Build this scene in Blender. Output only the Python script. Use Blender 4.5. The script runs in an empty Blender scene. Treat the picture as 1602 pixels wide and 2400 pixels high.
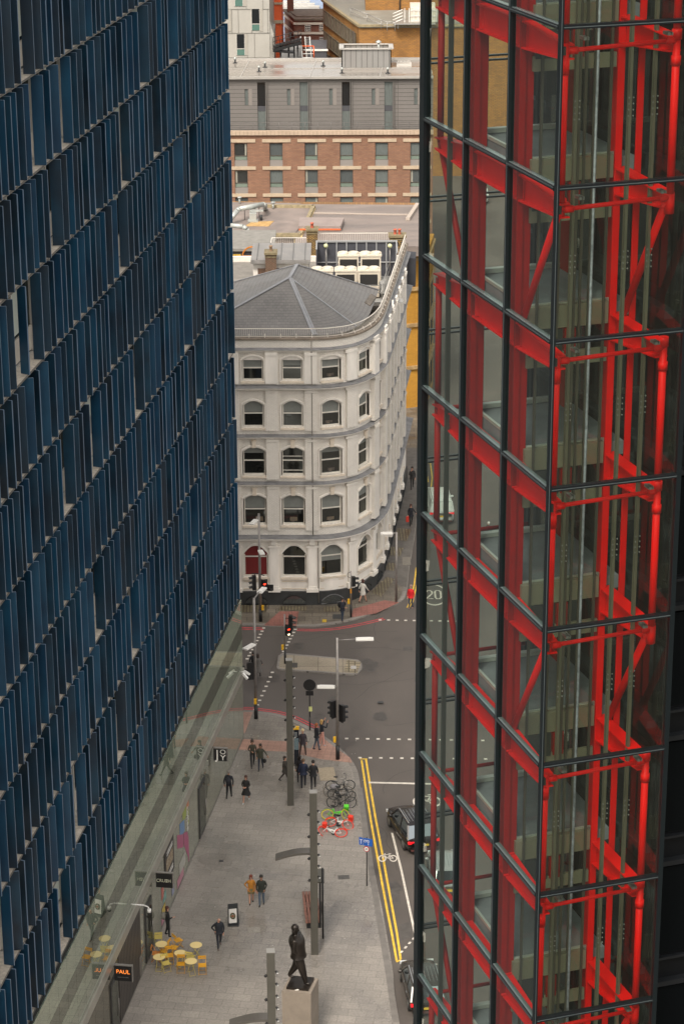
import bpy, math, random
from mathutils import Vector, Matrix
random.seed(7)
PI=math.pi; rad=math.radians
scn=bpy.context.scene
COL=scn.collection
# ---------------------------------------------------------------- camera
FP=5667.0; TH=rad(20.1); RO=rad(.25); CH=64.0
CF=Vector((0,math.cos(TH),-math.sin(TH)))
_R=Vector((1,0,0)); _U=Vector((0,math.sin(TH),math.cos(TH)))
CR=_R*math.cos(RO)-_U*math.sin(RO); CU=_U*math.cos(RO)+_R*math.sin(RO)
CC=Vector((0,0,CH))
def ray(px,py): return CF+CR*((px-801)/FP)+CU*((1200-py)/FP)
def G(px,py,z=0.0):
    d=ray(px,py); return CC+d*((z-CH)/d.z)
def YP(px,py,D):
    d=ray(px,py); return CC+d*(D/d.y)
cam=bpy.data.cameras.new('camera'); cam.sensor_fit='VERTICAL'; cam.sensor_height=36; cam.lens=FP/2400*36
cam.clip_end=3000; cam.clip_start=.5
co=bpy.data.objects.new('camera',cam); COL.objects.link(co)
co.matrix_world=Matrix(((CR.x,CU.x,-CF.x,0),(CR.y,CU.y,-CF.y,0),(CR.z,CU.z,-CF.z,CH),(0,0,0,1)))
scn.camera=co
# ---------------------------------------------------------------- materials
def nd(t,k,**kw):
    n=t.nodes.new(k)
    for a,b in kw.items(): setattr(n,a,b)
    return n
MC={}
def M(name,col,rough=.6,metal=0,ns=None,amt=.25,bump=0,bs=None,spec=.5,rvar=0,col2=None,emit=0,stretch=None):
    if name in MC: return MC[name]
    m=bpy.data.materials.new(name); m.use_nodes=True; t=m.node_tree; b=t.nodes['Principled BSDF']
    b.inputs['Base Color'].default_value=(*col,1); b.inputs['Roughness'].default_value=rough
    b.inputs['Metallic'].default_value=metal; b.inputs['Specular IOR Level'].default_value=spec
    if emit: b.inputs['Emission Color'].default_value=(*col,1); b.inputs['Emission Strength'].default_value=emit
    if ns:
        tc=nd(t,'ShaderNodeTexCoord'); mp=nd(t,'ShaderNodeMapping'); t.links.new(tc.outputs['Object'],mp.inputs[0])
        if stretch: mp.inputs['Scale'].default_value=stretch
        n=nd(t,'ShaderNodeTexNoise'); n.inputs['Scale'].default_value=ns; n.inputs['Detail'].default_value=6; n.inputs['Roughness'].default_value=.65
        t.links.new(mp.outputs[0],n.inputs['Vector'])
        r=nd(t,'ShaderNodeValToRGB'); r.color_ramp.elements[0].position=.3; r.color_ramp.elements[1].position=.72
        c2=col2 or tuple(min(1,c*(1+amt)) for c in col); c1=tuple(c*(1-amt) for c in col)
        r.color_ramp.elements[0].color=(*c1,1); r.color_ramp.elements[1].color=(*c2,1)
        t.links.new(n.outputs[0],r.inputs[0]); t.links.new(r.outputs[0],b.inputs['Base Color'])
        if rvar:
            mr=nd(t,'ShaderNodeMapRange'); mr.inputs[1].default_value=.35; mr.inputs[2].default_value=.65
            mr.inputs[3].default_value=max(0,rough-rvar); mr.inputs[4].default_value=min(1,rough+rvar)
            t.links.new(n.outputs[0],mr.inputs[0]); t.links.new(mr.outputs[0],b.inputs['Roughness'])
        if bump:
            n2=nd(t,'ShaderNodeTexNoise'); n2.inputs['Scale'].default_value=bs or ns*8; n2.inputs['Detail'].default_value=4
            t.links.new(mp.outputs[0],n2.inputs['Vector'])
            bp=nd(t,'ShaderNodeBump'); bp.inputs['Strength'].default_value=bump; bp.inputs['Distance'].default_value=.02
            t.links.new(n2.outputs[0],bp.inputs['Height']); t.links.new(bp.outputs[0],b.inputs['Normal'])
    MC[name]=m; return m
def BM(name,c1,c2,mortar,w,h,d=(1,0),ms=.012,rough=.8,bump=.4,flat=False,off=.5,stain=(.25,.5),rvar=0,freq=2,amt=.35,sdir=None,spec=.4):
    """bricks, slabs, slates or boards: courses run along the plan direction d; flat=True lays them on the ground"""
    if name in MC: return MC[name]
    m=bpy.data.materials.new(name); m.use_nodes=True; t=m.node_tree; b=t.nodes['Principled BSDF']
    tc=nd(t,'ShaderNodeTexCoord'); dt=nd(t,'ShaderNodeVectorMath',operation='DOT_PRODUCT'); dt.inputs[1].default_value=(d[0],d[1],0)
    t.links.new(tc.outputs['Object'],dt.inputs[0]); cx=nd(t,'ShaderNodeCombineXYZ'); t.links.new(dt.outputs['Value'],cx.inputs[0])
    d2=nd(t,'ShaderNodeVectorMath',operation='DOT_PRODUCT'); d2.inputs[1].default_value=(-d[1],d[0],0) if flat else (0,0,1)
    t.links.new(tc.outputs['Object'],d2.inputs[0]); t.links.new(d2.outputs['Value'],cx.inputs[1])
    br=nd(t,'ShaderNodeTexBrick',offset=off,offset_frequency=freq,squash=1.0)
    for k,v in (('Color1',(*c1,1)),('Color2',(*c2,1)),('Mortar',(*mortar,1)),('Scale',1.0),('Mortar Size',ms),('Mortar Smooth',.1),('Bias',0),('Brick Width',w),('Row Height',h)): br.inputs[k].default_value=v
    t.links.new(cx.outputs[0],br.inputs['Vector'])
    n=nd(t,'ShaderNodeTexNoise'); n.inputs['Scale'].default_value=stain[0]; n.inputs['Detail'].default_value=8; n.inputs['Roughness'].default_value=.6
    t.links.new(tc.outputs['Object'],n.inputs['Vector'])
    n3=nd(t,'ShaderNodeTexNoise'); n3.inputs['Scale'].default_value=9; n3.inputs['Detail'].default_value=5
    t.links.new(tc.outputs['Object'],n3.inputs['Vector'])
    av=nd(t,'ShaderNodeMath',operation='MULTIPLY_ADD'); av.inputs[1].default_value=.35; t.links.new(n3.outputs[0],av.inputs[0])
    sc=nd(t,'ShaderNodeMath',operation='MULTIPLY'); sc.inputs[1].default_value=.65; t.links.new(n.outputs[0],sc.inputs[0]); t.links.new(sc.outputs[0],av.inputs[2])
    mr=nd(t,'ShaderNodeMapRange'); mr.inputs[1].default_value=.35; mr.inputs[2].default_value=.65; mr.inputs[3].default_value=1-amt; mr.inputs[4].default_value=1+amt*.6
    t.links.new(av.outputs[0],mr.inputs[0])
    mx=nd(t,'ShaderNodeVectorMath',operation='SCALE'); t.links.new(br.outputs[0],mx.inputs[0]); t.links.new(mr.outputs[0],mx.inputs['Scale'])
    t.links.new(mx.outputs[0],b.inputs['Base Color'])
    b.inputs['Roughness'].default_value=rough; b.inputs['Specular IOR Level'].default_value=spec
    if rvar:
        m2=nd(t,'ShaderNodeMapRange'); m2.inputs[1].default_value=.4; m2.inputs[2].default_value=.6; m2.inputs[3].default_value=rough-rvar; m2.inputs[4].default_value=min(1,rough+rvar)
        t.links.new(n.outputs[0],m2.inputs[0]); t.links.new(m2.outputs[0],b.inputs['Roughness'])
    if bump:
        bp=nd(t,'ShaderNodeBump'); bp.inputs['Strength'].default_value=bump; bp.inputs['Distance'].default_value=.01; bp.invert=True
        t.links.new(br.outputs['Fac'],bp.inputs['Height']); t.links.new(bp.outputs[0],b.inputs['Normal'])
    MC[name]=m; return m
def GL(name,tint=(.8,.86,.82),refl=.1,rough=.01,frn=1.5,add=0.0):
    """see-through pane: tinted transparency plus Fresnel reflection"""
    if name in MC: return MC[name]
    m=bpy.data.materials.new(name); m.use_nodes=True; t=m.node_tree; t.nodes.clear()
    o=nd(t,'ShaderNodeOutputMaterial'); mx=nd(t,'ShaderNodeMixShader'); tr=nd(t,'ShaderNodeBsdfTransparent'); g=nd(t,'ShaderNodeBsdfGlossy')
    tr.inputs[0].default_value=(*tint,1); g.inputs['Roughness'].default_value=rough; g.inputs['Color'].default_value=(.9,.95,.92,1)
    tc=nd(t,'ShaderNodeTexCoord'); nz=nd(t,'ShaderNodeTexNoise'); nz.inputs['Scale'].default_value=.45; nz.inputs['Detail'].default_value=1; bp=nd(t,'ShaderNodeBump'); bp.inputs['Strength'].default_value=.5; bp.inputs['Distance'].default_value=.02
    t.links.new(tc.outputs['Object'],nz.inputs['Vector']); t.links.new(nz.outputs[0],bp.inputs['Height']); t.links.new(bp.outputs[0],g.inputs['Normal'])
    ge=nd(t,'ShaderNodeNewGeometry'); dt=nd(t,'ShaderNodeVectorMath',operation='DOT_PRODUCT'); t.links.new(ge.outputs['Normal'],dt.inputs[0]); t.links.new(ge.outputs['Incoming'],dt.inputs[1])
    ab=nd(t,'ShaderNodeMath',operation='ABSOLUTE'); t.links.new(dt.outputs['Value'],ab.inputs[0])
    om=nd(t,'ShaderNodeMath',operation='SUBTRACT',use_clamp=True); om.inputs[0].default_value=1; t.links.new(ab.outputs[0],om.inputs[1])
    pw=nd(t,'ShaderNodeMath',operation='POWER'); pw.inputs[1].default_value=5; t.links.new(om.outputs[0],pw.inputs[0])
    ad=nd(t,'ShaderNodeMath',operation='MULTIPLY_ADD',use_clamp=True); ad.inputs[1].default_value=.92; ad.inputs[2].default_value=.045+add; t.links.new(pw.outputs[0],ad.inputs[0])
    t.links.new(ad.outputs[0],mx.inputs[0]); t.links.new(tr.outputs[0],mx.inputs[1]); t.links.new(g.outputs[0],mx.inputs[2]); t.links.new(mx.outputs[0],o.inputs[0])
    MC[name]=m; return m
def RG(name,col,refl=.3,rough=.03,gcol=(.8,.85,.8)):
    """solid-looking reflective glass: body colour plus mirror share"""
    if name in MC: return MC[name]
    m=bpy.data.materials.new(name); m.use_nodes=True; t=m.node_tree; t.nodes.clear()
    o=nd(t,'ShaderNodeOutputMaterial'); mx=nd(t,'ShaderNodeMixShader'); tr=nd(t,'ShaderNodeBsdfDiffuse'); g=nd(t,'ShaderNodeBsdfGlossy')
    tr.inputs[0].default_value=(*col,1); g.inputs['Roughness'].default_value=rough; g.inputs['Color'].default_value=(*gcol,1); mx.inputs[0].default_value=refl
    t.links.new(tr.outputs[0],mx.inputs[1]); t.links.new(g.outputs[0],mx.inputs[2]); t.links.new(mx.outputs[0],o.inputs[0])
    MC[name]=m; return m
# ---------------------------------------------------------------- mesh builder
class MB:
    def __init__(s): s.v=[]; s.f=[]; s.m=[]; s.mi=0; s.sm=[]; s.smooth=False
    def add(s,vs,fs):
        o=len(s.v); s.v+= [Vector(x) for x in vs]
        for f in fs: s.f.append([i+o for i in f]); s.m.append(s.mi); s.sm.append(s.smooth)
        return s
    def quad(s,*p): return s.add(p,[list(range(len(p)))])
    def ob(s,o,a,b,c):
        o,a,b,c=map(Vector,(o,a,b,c))
        vs=[o,o+a,o+a+b,o+b,o+c,o+a+c,o+a+b+c,o+b+c]
        fs=[(0,3,2,1),(4,5,6,7),(0,1,5,4),(1,2,6,5),(2,3,7,6),(3,0,4,7)]
        if a.cross(b).dot(c)<0: fs=[tuple(reversed(f)) for f in fs]
        return s.add(vs,fs)
    def box(s,c,d,rz=0):
        ca,sa=math.cos(rz),math.sin(rz); ax=Vector((ca,sa,0))*d[0]; ay=Vector((-sa,ca,0))*d[1]; az=Vector((0,0,d[2]))
        return s.ob(Vector(c)-ax/2-ay/2-az/2,ax,ay,az)
    def bar(s,p,q,w,h,up=(0,0,1)):
        p,q=Vector(p),Vector(q); d=q-p; u=Vector(up); sd=d.cross(u)
        if sd.length<1e-6: sd=d.cross(Vector((1,0,0)))
        sd.normalize(); u2=sd.cross(d).normalized()
        return s.ob(p-sd*w/2-u2*h/2,sd*w,u2*h,d)
    def tube(s,p,q,r,n=8,r2=None,cap=True):
        p,q=Vector(p),Vector(q); d=(q-p).normalized(); a=d.orthogonal().normalized(); b=d.cross(a); r2=r if r2 is None else r2
        sm=s.smooth; o=len(s.v)
        vs=[p+(a*math.cos(2*PI*i/n)+b*math.sin(2*PI*i/n))*r for i in range(n)]+[q+(a*math.cos(2*PI*i/n)+b*math.sin(2*PI*i/n))*r2 for i in range(n)]
        s.smooth=True; s.add(vs,[(i,(i+1)%n,n+(i+1)%n,n+i) for i in range(n)]); s.smooth=False
        if cap: s.f+= [[o+i for i in reversed(range(n))],[o+n+i for i in range(n)]]; s.m+=[s.mi]*2; s.sm+=[False]*2
        s.smooth=sm; return s
    def path(s,pts,r,n=8):
        for a,b in zip(pts,pts[1:]): s.tube(a,b,r,n)
        return s
    def prism(s,pts,z0,z1):
        n=len(pts); A=sum(pts[i][0]*pts[(i+1)%n][1]-pts[(i+1)%n][0]*pts[i][1] for i in range(n))
        if A<0: pts=list(reversed(pts))
        vs=[(p[0],p[1],z0) for p in pts]+[(p[0],p[1],z1) for p in pts]
        return s.add(vs,[list(reversed(range(n))),list(range(n,2*n))]+[(i,(i+1)%n,n+(i+1)%n,n+i) for i in range(n)])
    def flat(s,pts,z):
        n=len(pts); A=sum(pts[i][0]*pts[(i+1)%n][1]-pts[(i+1)%n][0]*pts[i][1] for i in range(n))
        if A<0: pts=list(reversed(pts))
        return s.add([(p[0],p[1],z) for p in pts],[list(range(n))])
    def strip(s,pts,w,z):
        L=offs(pts,w/2); R=offs(pts,-w/2)
        for i in range(len(pts)-1): s.flat([L[i],R[i],R[i+1],L[i+1]],z)
        return s
    def lathe(s,c,prof,n=16,ax=None):
        c=Vector(c); sm=s.smooth; s.smooth=True
        vs=[]; 
        for r,z in prof:
            for i in range(n): vs.append(c+Vector((r*math.cos(2*PI*i/n),r*math.sin(2*PI*i/n),z)))
        fs=[(k*n+i,k*n+(i+1)%n,(k+1)*n+(i+1)%n,(k+1)*n+i) for k in range(len(prof)-1) for i in range(n)]
        s.add(vs,fs); s.smooth=sm; return s
    def sph(s,c,r,n=10,sc=(1,1,1)):
        prof=[(math.sin(PI*k/n),-math.cos(PI*k/n)) for k in range(n+1)]
        o=len(s.v); s.lathe((0,0,0),prof,n)
        for i in range(o,len(s.v)): v=s.v[i]; s.v[i]=Vector((v.x*r*sc[0]+c[0],v.y*r*sc[1]+c[1],v.z*r*sc[2]+c[2]))
        return s
    def xf(s,mat):
        s.v=[mat@v for v in s.v]; return s
def offs(pts,d):
    out=[]; n=len(pts)
    for i in range(n):
        a=Vector(pts[max(i-1,0)][:2]); b=Vector(pts[min(i+1,n-1)][:2]); t=(b-a).normalized()
        out.append((pts[i][0]-t.y*d,pts[i][1]+t.x*d))
    return out
ORG={}
def tag(o,label=None,cat=None,group=None,kind=None):
    if label: o['label']=label
    if cat: o['category']=cat
    if group: o['group']=group
    if kind: o['kind']=kind
    return o
def thing(name,label,cat,loc=(0,0,0),group=None,rz=0):
    o=bpy.data.objects.new(name,None); COL.objects.link(o); o.location=loc; o.rotation_euler[2]=rz; o.empty_display_size=.2
    ORG[o.name]=Vector(loc); return tag(o,label,cat,group)
def mesh(name,mb,mats,smooth=None):
    me=bpy.data.meshes.new(name); me.from_pydata([tuple(v) for v in mb.v],[],mb.f)
    for m in (mats if isinstance(mats,(list,tuple)) else [mats]): me.materials.append(m)
    me.polygons.foreach_set('material_index',mb.m); me.polygons.foreach_set('use_smooth',mb.sm if smooth is None else [smooth]*len(mb.f))
    me.update(); return me
def part(name,mb,mats,parent=None,local=False,smooth=None,kind=None,label=None):
    """mb in world coordinates unless local=True; the part is stored relative to its thing"""
    if not local and parent is not None and parent.name in ORG:
        og=ORG[parent.name]; mb.v=[v-og for v in mb.v]
    o=bpy.data.objects.new(name,mesh(name,mb,mats,smooth)); COL.objects.link(o)
    if parent is not None:
        o.parent=parent
        if parent.name in ORG: ORG[o.name]=ORG[parent.name]
    return tag(o,label,None,None,kind)
def single(name,mb,mats,label,cat,loc=None,group=None):
    if loc is not None: mb.v=[v-Vector(loc) for v in mb.v]
    o=bpy.data.objects.new(name,mesh(name,mb,mats)); COL.objects.link(o)
    if loc is not None: o.location=loc
    return tag(o,label,cat,group)
def struct(name,mb,mats): return part(name,mb,mats,None,kind='structure')
def copy_tree(o,parent=None):
    c=o.copy(); COL.objects.link(c)
    if parent is not None: c.parent=parent
    for ch in list(o.children): copy_tree(ch,c)
    return c
def text(name,s,size,org,xd,ud,mat,parent,ex=.004,font_scale=1.0,align='CENTER',mirror=False):
    cu=bpy.data.curves.new(name,'FONT'); cu.body=s; cu.size=size; cu.extrude=ex; cu.align_x=align; cu.align_y='CENTER'
    t=bpy.data.objects.new(name,cu); COL.objects.link(t); dg=bpy.context.evaluated_depsgraph_get(); dg.update()
    me=bpy.data.meshes.new_from_object(t.evaluated_get(dg)); COL.objects.unlink(t); bpy.data.objects.remove(t)
    x=Vector(xd).normalized(); u=Vector(ud).normalized(); z=x.cross(u)
    if mirror: x=-x
    og=ORG.get(parent.name,Vector((0,0,0))) if parent is not None else Vector((0,0,0))
    org=Vector(org)-og
    for v in me.vertices:
        c=v.co.copy(); v.co=org+x*c.x*font_scale+u*c.y+z*c.z
    me.materials.clear(); me.materials.append(mat)
    o=bpy.data.objects.new(name,me); COL.objects.link(o); o.parent=parent; return o
# ---------------------------------------------------------------- world, sun
w=bpy.data.worlds.new('World'); scn.world=w; w.use_nodes=True
sk=w.node_tree.nodes.new('ShaderNodeTexSky'); sk.sky_type='NISHITA'; sk.sun_disc=False; sk.sun_elevation=rad(52); sk.sun_rotation=rad(200)
sk.dust_density=4; sk.air_density=1.0; sk.altitude=50
hs=w.node_tree.nodes.new('ShaderNodeHueSaturation'); hs.inputs['Saturation'].default_value=.25
w.node_tree.links.new(sk.outputs[0],hs.inputs['Color'])
tint=w.node_tree.nodes.new('ShaderNodeMix'); tint.data_type='RGBA'; tint.blend_type='MULTIPLY'; tint.inputs[0].default_value=1; tint.inputs[7].default_value=(1,.945,.86,1)
w.node_tree.links.new(hs.outputs[0],tint.inputs[6])
bg=w.node_tree.nodes['Background']; bg.inputs[1].default_value=.15; w.node_tree.links.new(tint.outputs[2],bg.inputs[0])
sl=bpy.data.lights.new('sun','SUN'); sl.energy=1.5; sl.angle=rad(12); sl.color=(1,.93,.84)
so=bpy.data.objects.new('sun',sl); COL.objects.link(so); so['kind']='structure'
so.rotation_euler=Vector((math.sin(rad(200))*math.cos(rad(52)),math.cos(rad(200))*math.cos(rad(52)),math.sin(rad(52)))).to_track_quat('Z','Y').to_euler()
so.location=(0,60,120)
scn.view_settings.view_transform='Standard'; scn.view_settings.look='None'; scn.view_settings.gamma=1; scn.view_settings.exposure=.95
scn.cycles.transparent_max_bounces=32; scn.cycles.max_bounces=10; scn.cycles.glossy_bounces=5
# ---------------------------------------------------------------- colours
BLACK=M('black_paint',(.012,.012,.013),.45); DARKGREY=M('dark_grey_metal',(.045,.047,.05),.45,.3,ns=2,amt=.2)
POLE=M('galvanised_pole',(.28,.26,.245),.45,.5,ns=3,amt=.2); WHITEP=M('white_paint',(.75,.73,.69),.5,ns=2,amt=.08)
YELBOX=M('yellow_plastic',(.75,.42,.02),.4); REDL=M('red_lamp_lens',(1,.03,.01),.4,emit=3); AMBL=M('white_lamp_figure',(1,.85,.55),.4,emit=1.4)
# ================================================================ GROUND
SD=(-.073,.997)                                             # direction of the side street / kerb
ASPH=M('asphalt',(.098,.084,.074),.75,ns=.22,amt=.3,bump=.2,bs=60,rvar=.15,stretch=(1,.45,1))
gm=MB(); gm.flat([(-900,-300),(900,-300),(900,1800),(-900,1800)],-.03); struct('ground',gm,M('far_ground',(.06,.058,.045),.9,ns=.05,amt=.4))
rm=MB(); rm.flat([(-60,40),(70,40),(70,430),(-60,430)],0); struct('road',rm,ASPH)
def g2(px,py): p=G(px,py); return (p.x,p.y)
def smooth_path(pts,step=.4):
    P=[Vector((p[0],p[1])) for p in pts]; out=[]
    for i in range(len(P)-1):
        a=P[max(i-1,0)];b=P[i];c=P[i+1];d=P[min(i+2,len(P)-1)]; n=max(1,int((c-b).length/step))
        for k in range(n):
            t=k/n; out.append(.5*((2*b)+(c-a)*t+(2*a-5*b+4*c-d)*t*t+(3*b-a-3*c+d)*t*t*t))
    out.append(P[-1]); return [(p.x,p.y) for p in out]
PAVE=BM('plaza_granite_slabs',(.295,.266,.235),(.248,.225,.2),(.18,.163,.143),.9,.62,(.989,-.146),ms=.014,rough=.36,bump=.25,flat=True,stain=(.13,.5),rvar=.22,amt=.42,spec=.5)
OLDP=BM('old_york_stone',(.21,.18,.14),(.14,.12,.095),(.07,.06,.05),1.0,.75,(1,.02),ms=.02,rough=.5,bump=.4,flat=True,stain=(.5,.5),rvar=.2,amt=.5)
PINK=BM('red_tactile_paving',(.34,.14,.115),(.29,.125,.10),(.18,.09,.07),.4,.4,(1,.02),ms=.012,rough=.6,bump=.3,flat=True,off=0,stain=(.8,.5),amt=.35)
PINK2=BM('buff_red_paving',(.40,.235,.18),(.34,.2,.155),(.2,.13,.1),.4,.4,(.989,-.146),ms=.012,rough=.6,bump=.3,flat=True,off=0,stain=(.8,.5),amt=.3)
KERB=BM('granite_kerb',(.27,.245,.22),(.22,.2,.18),(.1,.09,.08),.9,30,(0,1),ms=.015,rough=.7,bump=.2,flat=True,amt=.3)
kerb=smooth_path([(-22,139.6),(-14,138.9)]+[g2(*p) for p in [(566,1668),(600,1670),(650,1676),(700,1695),(750,1722),(800,1760),(833,1800),(845,1850),(860,1950),(880,2060),(900,2160),(920,2280),(935,2400)]]+[(4.3,80),(5.0,60)])
kin=offs(kerb,-.3)
pl=MB(); pl.flat(kin+[(-30,60),(-30,139.9)],.1); struct('plaza_paving',pl,PAVE)
def kerbmesh(outer,inner,z=.1):
    k=MB()
    for i in range(len(outer)-1):
        a,b,c,d=outer[i],outer[i+1],inner[i+1],inner[i]
        k.quad((*a,z+.004),(*b,z+.004),(*c,z+.004),(*d,z+.004)); k.quad((*a,0),(*b,0),(*b,z+.004),(*a,z+.004))
    return k
struct('kerb',kerbmesh(kerb,kin),KERB)
# drainage channel slabs inside the plaza
ch=MB(); ch.strip([g2(842,1850),g2(872,2060),g2(911,2290),g2(926,2400)],.32,.1045); struct('kerb_edging',ch,M('dark_edging',(.17,.155,.14),.6,ns=2,amt=.2))
# far pavement round the white building
fk=smooth_path([(-22,152.2),(-12,151.8)]+[g2(*p) for p in [(566,1467),(620,1469),(668,1470),(735,1470),(800,1461),(850,1448),(900,1430),(940,1412),(952,1390),(958,1340),(966,1290),(978,1210)]]+[(6.7,190),(8.8,230)],.4)
fki=offs(fk,.3)
fp=MB(); fp.flat(fki+[(-30,230),(-30,152.4)],.1); struct('far_pavement',fp,OLDP); struct('far_kerb',kerbmesh(fk,fki),KERB)
ap=MB(); ap.flat([g2(885,1362),g2(952,1380),g2(958,1330),g2(966,1285),g2(976,1212),(6.3,190),(5.4,190),g2(938,1175)],.1045); struct('side_pavement',ap,M('pavement_asphalt',(.13,.118,.105),.8,ns=1.5,amt=.25,bump=.1))
def G1(px,py): p=G(px,py,.1); return (p.x,p.y)
tp=MB()
for q in ([(655,1433),(700,1433),(694,1468),(618,1466)],[(828,1427),(900,1407),(935,1412),(880,1438),(822,1447)]): tp.flat([G1(*p) for p in q],.1055)
struct('tactile_paving',tp,PINK)
tp=MB()
for q in ([(570,1732),(673,1738),(673,1762),(552,1757)],[(690,1745),(728,1755),(748,1722),(782,1750),(820,1776),(825,1788),(757,1780),(690,1766)],[(569,1669),(592,1669),(574,1718),(566,1722)]): tp.flat([G1(*p) for p in q],.1055)
struct('buff_paving',tp,PINK2)
# pavement lights: glass lens grids set in the pavement along the plinth
pl=MB()
for k,q in enumerate([[(525,1416),(630,1418),(622,1436),(517,1434)],[(658,1421),(720,1421),(716,1432),(650,1431)],[(757,1423),(812,1420),(806,1434),(757,1434)],[(870,1388),(905,1352),(925,1357),(893,1400)],[(905,1318),(930,1320),(922,1338),(900,1335)],[(915,1282),(945,1284),(937,1304),(913,1302)],[(931,1238),(964,1240),(953,1268),(922,1266)]]):
    pl.flat([G1(*p) for p in q],.109)
struct('pavement_lights',pl,BM('pavement_light_lenses',(.34,.29,.18),(.24,.2,.13),(.09,.07,.045),.22,.22,(1,.02),ms=.05,rough=.4,bump=.5,flat=True,off=0,amt=.4))
# traffic island
ic=[g2(*p) for p in [(648,1566),(652,1540),(662,1533),(838,1549),(847,1556),(848,1570),(838,1581),(825,1584),(660,1572),(650,1570)]]
ik=MB(); ik.prism(ic,0,.1); struct('traffic_island_kerb',ik,KERB)
icx=sum(p[0] for p in ic)/len(ic); icy=sum(p[1] for p in ic)/len(ic)
ii=MB(); ii.flat([(icx+(p[0]-icx)*.94,icy+(p[1]-icy)*.84) for p in ic],.104); struct('traffic_island',ii,BM('island_slabs',(.34,.29,.22),(.28,.24,.18),(.14,.12,.09),1.6,2.2,(1,.0),ms=.02,flat=True,off=0,amt=.3))
ii=MB(); ii.flat([G1(*p) for p in [(812,1547),(846,1552),(836,1578),(806,1574)]],.108); struct('island_tactile',ii,BM('island_blister',(.36,.3,.2),(.26,.22,.15),(.12,.1,.07),.4,.4,(1,0),ms=.04,flat=True,off=0,amt=.3))
# ---- painted markings
YEL=M('yellow_road_paint',(.72,.46,.05),.7,ns=3,amt=.3); REDP=M('red_road_paint',(.5,.06,.07),.7,ns=3,amt=.35); WHP=M('white_road_paint',(.62,.57,.5),.7,ns=4,amt=.25)
yl=MB()
yp=[(847,1782),(857,1850),(868,1920),(884,2010),(893,2060),(906,2130),(918,2190),(929,2252)]
yq=[(857,1779),(868,1850),(880,1920),(897,2010),(906,2060),(919,2130),(930,2190),(938,2248)]
for P_ in (yp,yq): yl.strip([g2(*p) for p in P_],.12,.004)
yl.strip([g2(843,1779),g2(860,1779)],.12,.006)
yl.strip([g2(928,2255),g2(939,2249)],.1,.006)
for P_ in ([(975,1330),(970,1370),(960,1412),(953,1424)],[(981,1330),(976,1370),(966,1412),(958,1424)],[(950,1083),(1008,1086),(1012,1120),(1005,1180)],[(950,1108),(1000,1110),(1003,1130)]): yl.strip([g2(*p) for p in P_],.1,.004)
struct('yellow_lines',yl,YEL)
rl=MB()
far=[(695,1476),(735,1477),(790,1473),(850,1462),(900,1450)]
rl.strip(offs(smooth_path([g2(*p) for p in far]),.13),.1,.004); rl.strip(offs(smooth_path([g2(*p) for p in far]),-.13),.1,.004)
for o in (0,.28): rl.strip([(a,b-o) for a,b in [g2(540,1470),g2(618,1472)]],.13,.004)
near=[(530,1664),(566,1660),(600,1662),(650,1669),(690,1681),(730,1700),(745,1706)]
for o in (.12,-.12): rl.strip(offs(smooth_path([g2(*p) for p in near]),o),.1,.004)
struct('red_lines',rl,REDP)
wl=MB()
def stud(px,py,s=.2): p=G(px,py); wl.mi=0; wl.flat([(p.x-s/2,p.y-s/2),(p.x+s/2,p.y-s/2),(p.x+s/2,p.y+s/2),(p.x-s/2,p.y+s/2)],.006)
for i in range(6): stud(618-3.9*i,1472+7.4*i)
for i in range(4): stud(594-4.2*(i+.5),1519+7.2*(i+.5))
for i in range(9): stud(692-3.95*i,1475+7.4*i)
for i in range(12): stud(638-4.6*i*(1+.012*i),1576+10.9*i)
for i in range(14): stud(812+24.5*i,1731+.35*i)
for i in range(14): stud(843+24.5*i,1776+.25*i)
for i in range(12): stud(890+20*i,1453+.35*i)
wl.strip([g2(863,1834),g2(1040,1838)],.2,.005)
wl.strip([g2(918,1952),g2(940,2040),g2(957,2120),g2(973,2195)],.12,.005)
for i in range(4):
    a=g2(971-9.5*i,2197+10.5*i); b=g2(966.5-9.5*i,2202+10.5*i); wl.strip([a,b],.12,.005)
def ring(cx,cy,r,w_,M2,n=22,z=.006):
    for i in range(n):
        a0,a1=2*PI*i/n,2*PI*(i+1)/n
        wl.flat([tuple(M2(cx+rr*math.cos(a),cy+rr*math.sin(a))) for rr,a in ((r-w_/2,a0),(r+w_/2,a0),(r+w_/2,a1),(r-w_/2,a1))],z)
def wline(pts,w_,M2,z=.006): wl.strip([tuple(M2(*p)) for p in pts],w_,z)
def cyc(px,py,S,sx=1.0):
    c=G(px,py)
    M2=lambda u,v:(c.x+u*S*sx,c.y+v*S*1.75)
    ring(-.32,0,.2,.075*S if S<1 else .07,M2); ring(.32,0,.2,.07,M2)
    for q in ([(-.32,0),(-.17,.3)],[(-.25,.26),(-.12,.34)],[(-.17,.26),(.14,.26)],[(.14,.26),(.32,0)],[(.14,.26),(0,0)],[(0,0),(-.2,.24)],[(.04,.33),(.2,.33)],[(0,0),(.32,0)]): wline(q,.06*S,M2)
cyc(908,2012,.95); cyc(1000,1879,1.5)
# the 20 roundel
def roundel(px,py,S):
    c=G(px,py); M2=lambda u,v:(c.x+u*S,c.y+v*S*2.1)
    ring(0,0,1.0,.1,M2,36)
    wline([(-.6,.25),(-.5,.4),(-.25,.42),(-.12,.28),(-.14,.1),(-.6,-.38),(-.08,-.38)],.12,M2); wline([(.1,.3),(.2,.42),(.42,.42),(.54,.28),(.54,-.26),(.42,-.4),(.2,-.4),(.1,-.26),(.1,.3)],.12,M2)
roundel(1016,1394,.9)
struct('white_markings',wl,WHP)
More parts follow.
